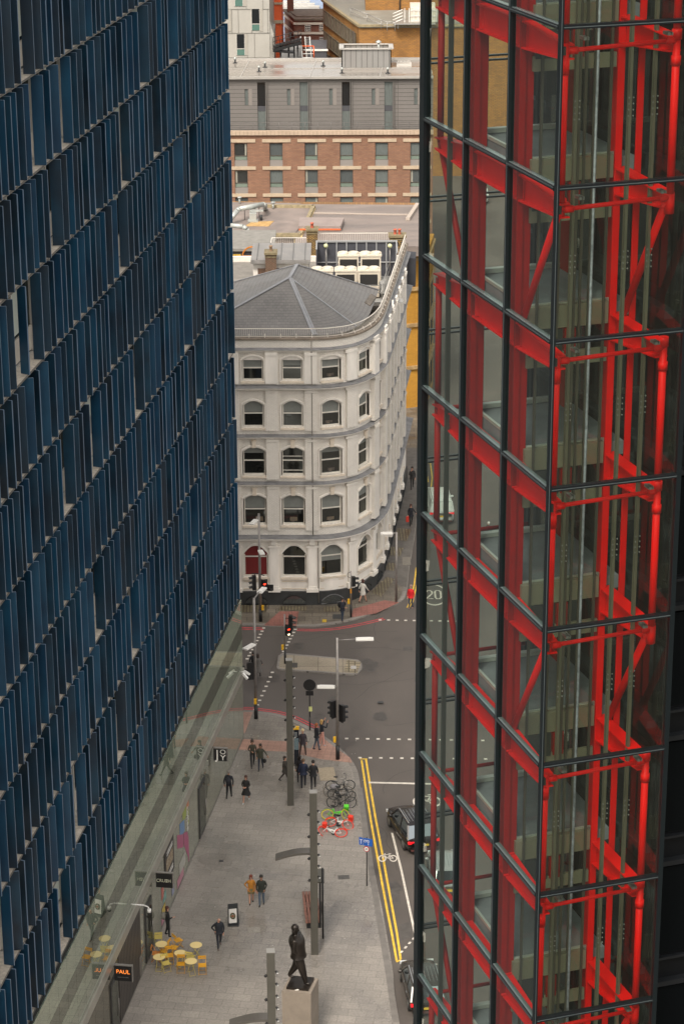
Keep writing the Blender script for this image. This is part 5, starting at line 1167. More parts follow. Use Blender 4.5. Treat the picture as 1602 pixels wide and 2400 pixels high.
b=MB(); lamp_head(b,p+Vector((-.05,-.1,5.1)),(-.6,-.9,0),.95,.36); part('lamp_head',b,LAMPW,t)
sig_head(t,p+Vector((-.32,.0,2.75)),(-.2,1,0),3); sig_head(t,p+Vector((-.85,.1,2.85)),(.3,1,0),2); b=MB(); b.tube(p+Vector((-.9,.1,3.3)),p+Vector((0,0,3.3)),.03); part('signal_bracket',b,BLACK,t)
pbox(t,p,1.35,-.02,-.17)
p=at(668,1555,.1); t=pole('traffic_light','traffic light pole on the traffic island showing a red figure and countdown','traffic light',p,3.5,.06)
sig_head(t,p+Vector((.42,-.02,2.4)),(1,-.15,0),3); sig_head(t,p+Vector((.25,-.12,2.05)),(.15,-1,0),2,1,name='pedestrian_signal'); b=MB(); b.mi=0; c=p+Vector((.27,-.25,2.22)); b.tube(c,c+Vector((.01,-.02,0)),.11,12); part('figure_lens',b,AMBL,t)
b=MB(); b.tube(p+Vector((0,0,3.2)),p+Vector((.42,0,3.2)),.025); part('signal_bracket',b,BLACK,t); pbox(t,p,1.3,-.15,-.1)
p=at(791,1779,.1); t=pole('street_lamp','grey lamp post with two white heads standing on the plaza corner by the crossing','street lamp',p,7.9,.1)
b=MB(); b.tube(p+Vector((0,0,7.75)),p+Vector((1.15,.1,7.78)),.04); part('lamp_arm',b,POLE,t); b=MB(); lamp_head(b,p+Vector((1.1,.1,7.78)),(1,.05,0),1.05,.36); part('lamp_head',b,LAMPW,t)
b=MB(); b.tube(p+Vector((0,0,4.75)),p+Vector((-.2,0,4.75)),.04); part('lamp_arm',b,POLE,t); b=MB(); lamp_head(b,p+Vector((-.15,0,4.75)),(-1,.05,0),1.05,.36); part('lamp_head',b,LAMPW,t)
sig_head(t,p+Vector((-.28,.1,2.75)),(-.7,.7,0),3); sig_head(t,p+Vector((.3,.05,2.5)),(.8,.6,0),3); b=MB(); b.tube(p+Vector((-.28,.1,3.3)),p+Vector((.3,.05,3.3)),.03); part('signal_bracket',b,BLACK,t)
pbox(t,p,1.4,-.18,0)
p=at(726,1711,.1); t=pole('traffic_sign','round black backed sign on a black pole at the plaza corner','traffic sign',p,3.3,.04,mat=BLACK)
b=MB(); b.tube(p+Vector((0,.02,3.05)),p+Vector((0,-.04,3.05)),.38,24); part('round_plate',b,M('sign_back_black',(.015,.015,.016),.4),t); b=MB(); b.box(tuple(p+Vector((0,-.02,2.5))),(.46,.05,.3)); part('lower_plate',b,BLACK,t)
b=MB(); b.box(tuple(p+Vector((.05,-.06,1.45))),(.2,.04,.3)); part('notice',b,M('pale_yellow_notice',(.6,.62,.25),.6),t)
p=at(822,1446,.1); t=pole('traffic_light','slim signal pole with one black head beside the man on the phone','traffic light',p,3.4,.06)
sig_head(t,p+Vector((.2,0,2.3)),(1,.2,0),2); pbox(t,p,1.3,-.16,-.1); b=MB(); b.box(tuple(p+Vector((0,-.065,1.95))),(.1,.02,.35)); part('sticker',b,M('orange_sticker',(.7,.3,.03),.5),t)
b=MB(); 
for i in range(12): a0,a1=2*PI*i/12,2*PI*(i+1)/12; b.tube(p+Vector((-.1+.13*math.cos(a0),0,3.1+.2*math.sin(a0))),p+Vector((-.1+.13*math.cos(a1),0,3.1+.2*math.sin(a1))),.015,5)
part('cable_loop',b,BLACK,t)
p=at(928,1411,.1); t=pole('street_lamp','grey lamp post on the far right corner by the side street','street lamp',p,5.2,.09,foot=False)
b=MB(); b.tube(p+Vector((0,0,5.15)),p+Vector((-.3,-.05,5.15)),.04); part('lamp_arm',b,POLE,t); b=MB(); lamp_head(b,p+Vector((-.25,-.05,5.15)),(-1,.0,0),.85,.32); part('lamp_head',b,LAMPW,t)
# tall square lighting masts
MG=M('mast_grey',(.085,.08,.066),.5,.2,ns=1,amt=.12)
def mast(base,h,label,arm=None):
    t=thing('lighting_mast',label,'lighting mast',tuple(base),'tall square masts along the plaza')
    b=MB(); b.box((base.x,base.y,base.z+h/2),(.36,.36,h),.07); part('mast_body',b,MG,t)
    b=MB(); b.box((base.x,base.y,base.z+h+.02),(.38,.38,.04),.07); part('cap',b,M('mast_cap',(.3,.29,.27),.5,.3),t)
    for i in range(7):
        z=base.z+h-1.0-i*.62
        b=MB(); b.tube((base.x+.22,base.y-.05,z),(base.x+.3,base.y-.14,z-.06),.06,8); b.mi=1; b.sph((base.x+.29,base.y-.14,z-.05),.05,6); part('spotlight',b,[BLACK,M('lens_glass',(.6,.6,.58),.15)],t)
        if i%2==0: b=MB(); b.tube((base.x-.2,base.y-.05,z-.2),(base.x-.27,base.y-.12,z-.24),.07,8); part('spotlight',b,[BLACK],t)
    return t
m1=at(681,1885,.1); mast(m1,9.1,'grey square mast standing behind the two men in suits, farthest of the three')
m2=at(737,2234,.1); mast(m2,9.2,'grey square mast by the bench, middle of the three')
m3=at(648,2560,.1); p3_=G(634,2229,8.3); m3=Vector((p3_.x,p3_.y,.1)); mast(m3,8.2,'grey square mast left of the statue, nearest of the three')
def shelter(base,px0,px1,py,z,label,D):
    a=YP(px0,py,D); c=YP(px1,py,D); t=thing('curved_canopy',label,'canopy',(c.x,D,0)); b=MB(); N=10
    for i in range(N):
        u0,u1=i/N,(i+1)/N; x0=a.x+(c.x-a.x)*u0; x1=a.x+(c.x-a.x)*u1; z0=a.z+.35*math.sin(PI*.62*u0)-.1; z1=a.z+.35*math.sin(PI*.62*u1)-.1
        b.ob((x0,D-.3,z0),(x1-x0,0,z1-z0),(0,.6,0),(0,0,.12))
    part('roof_blade',b,M('canopy_grey',(.11,.1,.088),.4,.3,ns=1,amt=.1),t)
    b=MB(); b.tube((c.x+.05,D+.1,0.1),(c.x+.05,D+.1,c.z+.1),.06); part('post',b,POLE,t); return t
sh=shelter(None,645,736,2008,3,'curved grey canopy blade reaching left from the middle mast',m2.y+3.2)
b=MB(); b.box((m2.x+.28,m2.y+2.4,2.0),(.09,1.3,2.4)); b.mi=1; b.box((m2.x+.25,m2.y+2.4,3.25),(.5,1.4,.08))
b.mi=0; b.tube((m2.x+.42,m2.y+1.5,.1),(m2.x+.42,m2.y+1.5,4.2),.05); part('display_panel',b,[BLACK,MG],sh)
sh=shelter(None,537,634,2398,3,'curved grey canopy blade at the bottom left of the nearest mast',m3.y+1.6)
# map totem
p=at(695,1792,.1); t=thing('map_totem','black wayfinding map totem with a yellow top beside the mast','map totem',tuple(p))
b=MB(); b.box((p.x,p.y,1.3),(.3,.16,2.3),0); part('panel',b,M('totem_black',(.012,.014,.02),.25),t); b=MB(); b.box((p.x,p.y,2.52),(.34,.18,.17)); part('yellow_cap',b,YELBOX,t)
b=MB(); b.box((p.x,p.y-.085,1.5),(.26,.01,.75)); part('map',b,M('map_blue_grey',(.14,.19,.21),.4,ns=12,amt=.4),t); b=MB()
for i in range(5): b.box((p.x-.03,p.y-.085,2.25-i*.07),(.16,.01,.02))
part('map_text',b,M('map_text',(.4,.42,.42),.5),t)
b=MB(); b.box((p.x,p.y,.13),(.4,.3,.06)); part('foot',b,MG,t)
# bench
p=at(738,2140,.1); t=thing('park_bench','long dark red slatted bench behind the middle mast','bench',tuple(p)); WD=M('red_brown_timber',(.19,.085,.06),.6,ns=4,amt=.3)
dv=Vector((-.073,.997,0)); sv=Vector((.997,.073,0)); c0=at(735,2180,.1)
b=MB()
for i in range(5): b.ob(c0+sv*(-.42+i*.17)+Vector((0,0,.42)),sv*.13,dv*3.3,Vector((0,0,.06)))
part('seat',b,WD,t); b=MB()
for i in range(2): b.ob(c0+sv*(.46)+dv*0+Vector((0,0,.5+i*.15)),sv*.06,dv*1.6,Vector((0,0,.12)))
part('backrest',b,M('dark_bench_back',(.03,.022,.018),.6),t)
for q in (.2,1.6,3.0): b=MB(); b.ob(c0+sv*-.35+dv*q+Vector((0,0,0)),sv*.75,dv*.1,Vector((0,0,.42))); part('leg',b,BLACK,t)
# blue cycle sign
p=at(859,2076,.1); t=pole('cycle_route_sign','slim black pole with two blue plates and a round 20 sign at the kerb','traffic sign',p,2.95,.035,foot=False,mat=BLACK)
BLU=M('sign_blue',(.015,.10,.42),.45); dx=Vector((.93,-.36,0)).normalized(); nz=dx.cross(Vector((0,0,1)))
for u0,u1,tx_ in ((-.42,-.2,'T'),(-.17,.34,'')):
    b=MB(); b.ob(p+dx*u0+Vector((0,0,2.45))+nz*.03,dx*(u1-u0),nz*.02,Vector((0,0,.44))); pl_=part('blue_plate',b,BLU,t)
    b=MB(); o=p+nz*.054
    if tx_: b.ob(o+dx*(u0+.1)+Vector((0,0,2.52)),dx*.03,nz*.004,Vector((0,0,.26))); b.ob(o+dx*(u0+.06)+Vector((0,0,2.75)),dx*.11,nz*.004,Vector((0,0,.04)))
    else:
        for q in (-.08,.1):
            for i in range(10): a0,a1=2*PI*i/10,2*PI*(i+1)/10; b.bar(o+dx*(q+.065*math.cos(a0))+Vector((0,0,2.72+.065*math.sin(a0))),o+dx*(q+.065*math.cos(a1))+Vector((0,0,2.72+.065*math.sin(a1))),.015,.015)
        b.bar(o+dx*-.08+Vector((0,0,2.72)),o+dx*.05+Vector((0,0,2.8)),.015,.015); b.bar(o+dx*.05+Vector((0,0,2.8)),o+dx*.1+Vector((0,0,2.72)),.015,.015); b.ob(o+dx*.1+Vector((0,0,2.5)),dx*.02,nz*.004,Vector((0,0,.12)))
    part('symbol',b,WT,pl_)
c=p+nz*.03+Vector((0,0,2.25)); b=MB(); b.tube(c,c+nz*.02,.17,24); r_=part('round_sign',b,M('sign_red_ring',(.4,.03,.04),.5),t); b=MB(); b.tube(c+nz*.021,c+nz*.026,.125,24); part('sign_face',b,WT,r_); text('sign_number','20',.17,c+nz*.03,dx,(0,0,1),BLACK,r_)
# menu board
p=at(546,2168,.1); t=thing('menu_board','black framed A-board with a picture of a salad bowl on white','signboard',tuple(p))
b=MB(); b.ob(p+Vector((-.26,-.05,.05)),(.52,.1,0),(0,.04,0),(0,.18,1.05)); b.ob(p+Vector((-.26,.42,.05)),(.52,.1,0),(0,.04,0),(0,-.2,1.05)); part('frame',b,M('board_black',(.02,.022,.024),.5),t)
b=MB(); b.ob(p+Vector((-.2,-.068,.14)),(.4,.077,0),(0,.01,0),(0,.13,.76)); po=part('poster',b,M('poster_white',(.62,.6,.57),.5),t)
b=MB(); c=p+Vector((.0,.02,.55)); 
for i in range(14): a0=2*PI*i/14; b.mi=i%3; b.box(tuple(c+Vector((.11*math.cos(a0),-.045,.15*math.sin(a0)))),(.07,.02,.07))
b.mi=3; b.tube(c+Vector((0,-.045,0)),c+Vector((0,-.06,0)),.07,12); part('salad_picture',b,[M('leaf_green',(.06,.12,.04),.6),M('food_brown',(.2,.1,.05),.6),M('food_dark',(.05,.06,.05),.6),M('food_red',(.3,.12,.07),.6)],po)
b=MB(); b.box((p.x+.02,p.y+.2,.12),(.6,.75,.03)); part('base_plate',b,DARKGREY,t)
# ---------------------------------------------------------------- cafe tables and chairs
TY=M('pale_yellow_table',(.8,.62,.27),.5); CO=M('orange_yellow_chair',(.72,.36,.02),.5); CYL=M('lemon_chair',(.62,.5,.13),.5)
def mk_table():
    t=thing('cafe_table','x','table',(0,0,0),'round yellow cafe tables'); b=MB(); b.tube((0,0,.72),(0,0,.745),.31,28); part('table_top',b,TY,t,True)
    for s_ in (-1,1): b=MB(); b.tube((-.22*s_,-.16,0),(.22*s_,-.1,.71),.012,6); b.tube((-.22*s_,.16,0),(.22*s_,.1,.71),.012,6); b.tube((-.22*s_,-.16,.02),(-.22*s_,.16,.02),.01,6); part('leg',b,CYL,t,True)
    return t
tlab=['yellow round table in front of the woman with the backpack','lone yellow round table at the right, farthest from the shopfront','yellow round table in the middle of the group','yellow round table nearest the shopfront corner','yellow round table at the lower right of the group']
tp_=[(378.5,2212),(459.5,2214),(422.5,2233),(373,2242),(447.5,2252)]
tp0=mk_table()
for i,(px,py) in enumerate(tp_):
    q=G(px,py,.85); o=tp0 if i==0 else copy_tree(tp0); o.location=(q.x,q.y,.1); o.rotation_euler[2]=.5*i; o['label']=tlab[i]
def mk_chair(mt):
    t=thing('cafe_chair','x','chair',(0,0,0),'folding slatted cafe chairs')
    b=MB(); 
    for i in range(6): b.box((0,-.17+i*.068,.45),(.4,.05,.015))
    part('seat',b,mt,t,True)
    b=MB(); 
    for z in (.7,.78,.83): b.box((0,.24,z),(.4,.015,.05))
    part('backrest',b,mt,t,True)
    for sx in (-1,1):
        b=MB(); b.tube((.19*sx,-.22,0),(.19*sx,.25,.86),.011,6); part('leg',b,mt,t,True)
        b=MB(); b.tube((.17*sx,.22,0),(.17*sx,-.17,.45),.011,6); part('leg',b,mt,t,True)
    b=MB(); b.tube((-.19,-.2,.04),(.19,-.2,.04),.01,6); b.tube((-.19,.21,.03),(.19,.21,.03),.01,6); part('stretcher',b,mt,t,True)
    return t
ch=[(371,2196,CYL,3.3,'pale yellow folding chair just behind the table by the woman with the backpack'),(406.5,2220,CO,1.2,'orange slatted chair between the back table and the middle table'),(384,2228,CO,4.6,'orange chair half hidden between the two tables nearest the shop'),(397,2239,CO,.2,'orange slatted chair left of the middle table'),(366,2234,M('orange_red_chair',(.6,.2,.02),.5),1.5,'reddish orange chair nearest the shopfront'),(389,2257,CYL,.5,'lemon yellow chair at the front left of the group'),(446,2242,CYL,2.9,'pale yellow slatted chair touching the lower right table'),(424,2259,CO,.0,'orange slatted chair at the front middle of the group'),(474,2262,CO,.1,'orange slatted chair at the front right end of the group'),(417,2203,CO,2.2,'orange chair back behind the others, toward the woman with the backpack')]
protos={}
for px,py,mt,rz,lb in ch:
    q=G(px,py,.55); o=mk_chair(mt) if mt.name not in protos else copy_tree(protos[mt.name]); protos.setdefault(mt.name,o)
    o.location=(q.x,q.y,.1); o.rotation_euler[2]=rz; o['label']=lb
# ---------------------------------------------------------------- bicycles
def bike(label,loc,rz,fr,wh,tyre,roll=0,basket=None,tilt=0,group=None,white=None,steer=0):
    t=thing('bicycle',label,'bicycle',(0,0,0),group); WR=.34
    def wheel(x,rot=0):
        b=MB(); n=24; R=Matrix.Rotation(rot,4,'Z')
        def P(r,a): v=Vector((r*math.cos(a),0,r*math.sin(a))); v=R@v; return Vector((x+v.x,v.y,WR+v.z))
        for i in range(n): b.tube(P(WR,2*PI*i/n),P(WR,2*PI*(i+1)/n),.02,6,cap=False)
        w=part('wheel',b,tyre,t,True); b=MB()
        for i in range(n): b.tube(P(WR-.03,2*PI*i/n),P(WR-.03,2*PI*(i+1)/n),.011,5,cap=False)
        for i in range(12): b.tube(P(0,0),P(WR-.03,2*PI*i/12),.003,3,cap=False)
        part('rim',b,wh,w,True)
    wheel(-.52); wheel(.52,steer)
    b=MB(); bb=(-.08,0,.28); st=(-.22,0,.75); hd=(.34,0,.78); hd2=(.38,0,.62); ra=(-.52,0,WR); fa=(.52,0,WR); k=.02 if not white else .03
    b.tube(bb,st,k); b.tube(st,hd,k) if not white else b.tube((-.15,0,.45),hd2,k*1.4); b.tube(bb,hd2,k*1.1); b.tube(bb,ra,.013); b.tube(st,ra,.013); b.tube(hd,hd2,.024); b.tube(hd2,fa,.016); part('frame',b,fr,t,True)
    b=MB(); b.tube(hd,(.32,0,.93),.014); b.tube((.32,-.27,.96),(.32,.27,.96),.013); b.tube((.32,-.27,.96),(.2,-.29,.95),.016); b.tube((.32,.27,.96),(.2,.29,.95),.016); part('handlebar',b,DARKGREY,t,True)
    b=MB(); b.tube(st,(-.25,0,.9),.012); b.sph((-.26,0,.93),.13,8,(1.1,.6,.3)); part('saddle',b,BLACK,t,True)
    b=MB(); b.tube((-.08,-.12,.28),(-.08,.12,.28),.015); b.tube((-.08,-.06,.28),(-.08,-.04,.28),.09,14); b.tube((-.08,.12,.28),(.06,.14,.2),.01); b.tube((-.08,-.12,.28),(-.22,-.14,.36),.01); part('crankset',b,DARKGREY,t,True)
    if basket: b=MB(); b.box((.52,0,.78),(.26,.32,.03)); b.box((.4,0,.87),(.02,.32,.2)); b.box((.65,0,.87),(.02,.32,.2)); b.box((.52,.16,.87),(.26,.02,.2)); b.box((.52,-.16,.87),(.26,.02,.2)); part('basket',b,basket,t,True)
    if white is not None:
        b=MB(); 
        for x in (-.52,.52):
            for i in range(8): a0,a1=.3+PI*.8*i/8,.3+PI*.8*(i+1)/8; b.quad((x+.37*math.cos(a0),-.03,WR+.37*math.sin(a0)),(x+.37*math.cos(a0),.03,WR+.37*math.sin(a0)),(x+.37*math.cos(a1),.03,WR+.37*math.sin(a1)),(x+.37*math.cos(a1),-.03,WR+.37*math.sin(a1)))
        part('mudguard',b,white,t,True)
    t.rotation_mode='XYZ'; t.matrix_world=Matrix.Translation(loc)@Matrix.Rotation(rz,4,'Z')@Matrix.Rotation(tilt,4,'Y')@Matrix.Rotation(roll,4,'X')
    return t
TYB=M('tyre_black',(.02,.02,.02),.6); RIM=M('rim_grey',(.22,.22,.21),.35,.6); SILF=M('silver_frame_paint',(.4,.38,.35),.35,.5)
def bk(px,py,**k): q=at(px,py,.1); return q
bike('silver framed bicycle with a red saddle, farthest of the parked row',at(797,1852,.1),.06,SILF,RIM,TYB,roll=.1,group='parked black bicycles')
bike('dark bicycle leaning left, second from the back of the parked row',at(792,1868,.1),-.05,BLACK,RIM,M('tyre_tan',(.16,.13,.1),.6),roll=-.18,group='parked black bicycles')
bike('black bicycle with its front wheel turned out to the right, third in the parked row',at(801,1876,.1),-.25,BLACK,RIM,TYB,roll=.12,steer=.7,group='parked black bicycles')
bike('black bicycle with a grey bag over its rear wheel, nearest of the parked row',at(800,1893,.1),-.04,BLACK,RIM,TYB,roll=-.05,steer=.25,group='parked black bicycles')
b=MB(); c=at(783,1880,.1); b.sph((c.x,c.y+.3,.95),.22,10,(1.2,.8,.7)); single('pannier_bag',b,M('grey_bag',(.2,.19,.2),.7),'grey bag on the rear of the nearest parked bicycle','bag',(c.x,c.y,.9))
for i,(px,py) in enumerate(((796,1858),(800,1886))):
    c=at(px,py,.1); b=MB(); b.path([c+Vector((-.38,0,0)),c+Vector((-.38,0,.75)),c+Vector((.38,0,.75)),c+Vector((.38,0,0))],.025); single('cycle_stand',b,POLE,['steel hoop stand under the rear parked bicycles','steel hoop stand under the front parked bicycles'][i],'cycle stand',tuple(c))
GRN_=M('lime_green_paint',(.10,.55,.03),.35); YW_=M('yellow_wheel',(.5,.42,.03),.4); RO=M('orange_red_paint',(.75,.05,.025),.35)
bike('lime green hire bicycle with yellow wheels fallen on its side',at(787,1921,.15),-.1,GRN_,YW_,YW_,roll=rad(-62),basket=GRN_,white=GRN_,steer=.9)
bike('orange red hire bicycle lying flat, upper of the two red ones',at(790,1940,.15),-.35,WHITEP,RO,RO,roll=rad(-70),basket=RO,white=RO,steer=.5)
bike('orange red and white hire bicycle lying flat, lower and nearest',at(775,1960,.15),PI-.2,WHITEP,RO,RO,roll=rad(75),basket=RO,white=RO,steer=.8)
# ---------------------------------------------------------------- cars
def car(label,loc,rz,paint,L=4.6,Wd=1.85,H=1.65,van=False,plate=(.7,.45,.03)):
    t=thing('parked_car' if not van else 'white_van',label,'car' if not van else 'van',(0,0,0))
    st=[(-.5,.80,.45,.80),(-.47,.93,.3,.95),(-.38,.99,.22,1.0),(-.2,1,.2,1.0),(.1,1,.2,.98),(.27,.99,.2,.95),(.4,.95,.22,.86),(.47,.88,.28,.75),(.5,.74,.38,.62)]
    b=MB(); b.smooth=True; R=[]
    for y,wf,zb_,zt_ in st:
        w_=Wd/2*wf; zt_=zt_*H/1.65; R.append([Vector((x,y*L,z)) for x,z in ((-w_*.9,zb_),(-w_,zb_+.15),(-w_,zb_+(zt_-zb_)*.6),(-w_*.93,zt_),(-w_*.6,zt_+.04),(0,zt_+.06),(w_*.6,zt_+.04),(w_*.93,zt_),(w_,zb_+(zt_-zb_)*.6),(w_,zb_+.15),(w_*.9,zb_))])
    n=11; vs=[v for r in R for v in r]; fs=[(k*n+i,k*n+(i+1)%n,(k+1)*n+(i+1)%n,(k+1)*n+i) for k in range(len(R)-1) for i in range(n)]
    b.add(vs,fs+[list(range(n)),list(reversed(range((len(R)-1)*n,len(R)*n)))]); part('body',b,paint,t,True)
    y0,y1,y2,y3=(-.46,-.36,.08,.24) if not van else (-.49,-.46,.2,.34); zb_=.93*H/1.65; w0=Wd/2*.93; w1=Wd/2*.78
    b=MB(); vs=[(-w0,y0*L,zb_),(w0,y0*L,zb_),(w0,y3*L,zb_),(-w0,y3*L,zb_),(-w1,y1*L,H-.05),(w1,y1*L,H-.05),(w1,y2*L,H-.05),(-w1,y2*L,H-.05)]
    b.add(vs,[(0,1,5,4),(1,2,6,5),(2,3,7,6),(3,0,4,7)]); part('windows',b,RG('car_glass',(.02,.025,.028),.35,.04,(.8,.9,.95)) if not van else paint,t,True)
    b=MB(); b.smooth=True; b.add([(-w1*1.02,y1*L-.05,H-.05),(w1*1.02,y1*L-.05,H-.05),(w1*1.02,y2*L+.03,H-.05),(-w1*1.02,y2*L+.03,H-.05),(-w1*.8,y1*L+.1,H+.02),(w1*.8,y1*L+.1,H+.02),(w1*.8,y2*L-.15,H+.02),(-w1*.8,y2*L-.15,H+.02)],[(0,1,5,4),(1,2,6,5),(2,3,7,6),(3,0,4,7),(4,5,6,7)]); rf=part('roof',b,paint,t,True)
    b=MB()
    for s_ in (-1,1): b.bar((s_*w1*.92,y1*L+.1,H+.04),(s_*w1*.92,y2*L-.1,H+.04),.04,.05)
    if not van:
        for i in range(7): b.bar((-w1*.75+i*w1*.25,y1*L+.3,H+.03),(-w1*.75+i*w1*.25,y2*L-.3,H+.03),.02,.015)
    part('roof_rail',b,M('chrome',(.55,.55,.53),.2,.9),rf,True)
    for s_ in (-1,1):
        for ya,yb in ((y0,y1),(y3,y2)): b=MB(); b.bar((s_*w0,ya*L,zb_),(s_*w1,yb*L,H-.05),.09,.07); part('pillar',b,paint,t,True)
        b=MB(); b.bar((s_*w0*1.005,-.12*L,zb_),(s_*w1*1.01,-.12*L,H-.05),.06,.05); part('pillar',b,paint,t,True)
    for s_ in (-1,1):
        for y in (-.3,.31):
            b=MB(); b.tube((s_*(Wd/2-.22),y*L,.34),(s_*(Wd/2+.01),y*L,.34),.34,22); wl_=part('wheel',b,TYB,t,True); b=MB(); b.tube((s_*(Wd/2+.0),y*L,.34),(s_*(Wd/2+.02),y*L,.34),.22,16); part('rim',b,RIM,wl_,True)
        b=MB(); b.box((s_*(Wd/2-.28),-.485*L,.82*H/1.65),(.5,.14,.12)); part('tail_light',b,M('tail_red',(.6,.01,.015),.3,emit=.6),t,True)
        b=MB(); b.box((s_*(Wd/2-.25),.475*L,.62),(.35,.12,.14)); part('headlight',b,M('headlight_glass',(.6,.62,.62),.15),t,True)
        b=MB(); b.sph((s_*(Wd/2+.1),.17*L,1.02*H/1.65),.13,8,(.9,.5,.75)); part('wing_mirror',b,paint,t,True)
        for y in (-.2,.02): b=MB(); b.box((s_*(Wd/2+.005),y*L,.82*H/1.65),(.03,.2,.04)); part('door_handle',b,M('chrome',(.55,.55,.53),.2,.9),t,True)
    b=MB(); b.box((0,-.498*L,.62*H/1.65),(.52,.03,.12)); part('number_plate',b,M('plate_yellow',plate,.5),t,True)
    b=MB(); b.box((0,-.49*L,.36),(Wd*.8,.12,.1)); part('bumper_trim',b,M('bumper_trim',(.1,.04,.035),.4),t,True)
    t.location=loc; t.rotation_euler[2]=rz; return t
CPB=M('car_paint_black',(.018,.014,.014),.22,.3,spec=.8); CPG=M('car_paint_graphite',(.06,.052,.045),.22,.4,spec=.8); CPW=M('car_paint_white',(.62,.64,.62),.3); CPS=M('car_paint_silver',(.4,.42,.42),.25,.4)
ka=math.atan2(.067,.998)
c=G(939,1990); car('black estate car with roof rails and red tail lights, driving away at the kerb side',(3.87,121.7,0),.26,CPB,4.7,1.9,1.66)
c=G(941,2350); car('dark grey saloon parked at the lower right behind the glass tower',(3.9,104.9,0),.11,CPG,4.5,1.85,1.5)
c=G(1028,1232); car('white van seen through the glass tower in the side street',(c.x+.1,c.y+2.4,0),.05,CPW,4.8,1.9,1.95,True)
c=G(1040,2105); car('silver white car seen through the lower glass of the tower',(c.x+.2,c.y+2,0),.06,CPS,4.4,1.8,1.5)
c=G(1118,470); car('small white van far up the side street, seen through the tower',(c.x,c.y,0),.1,CPW,4.8,1.9,2.0,True)
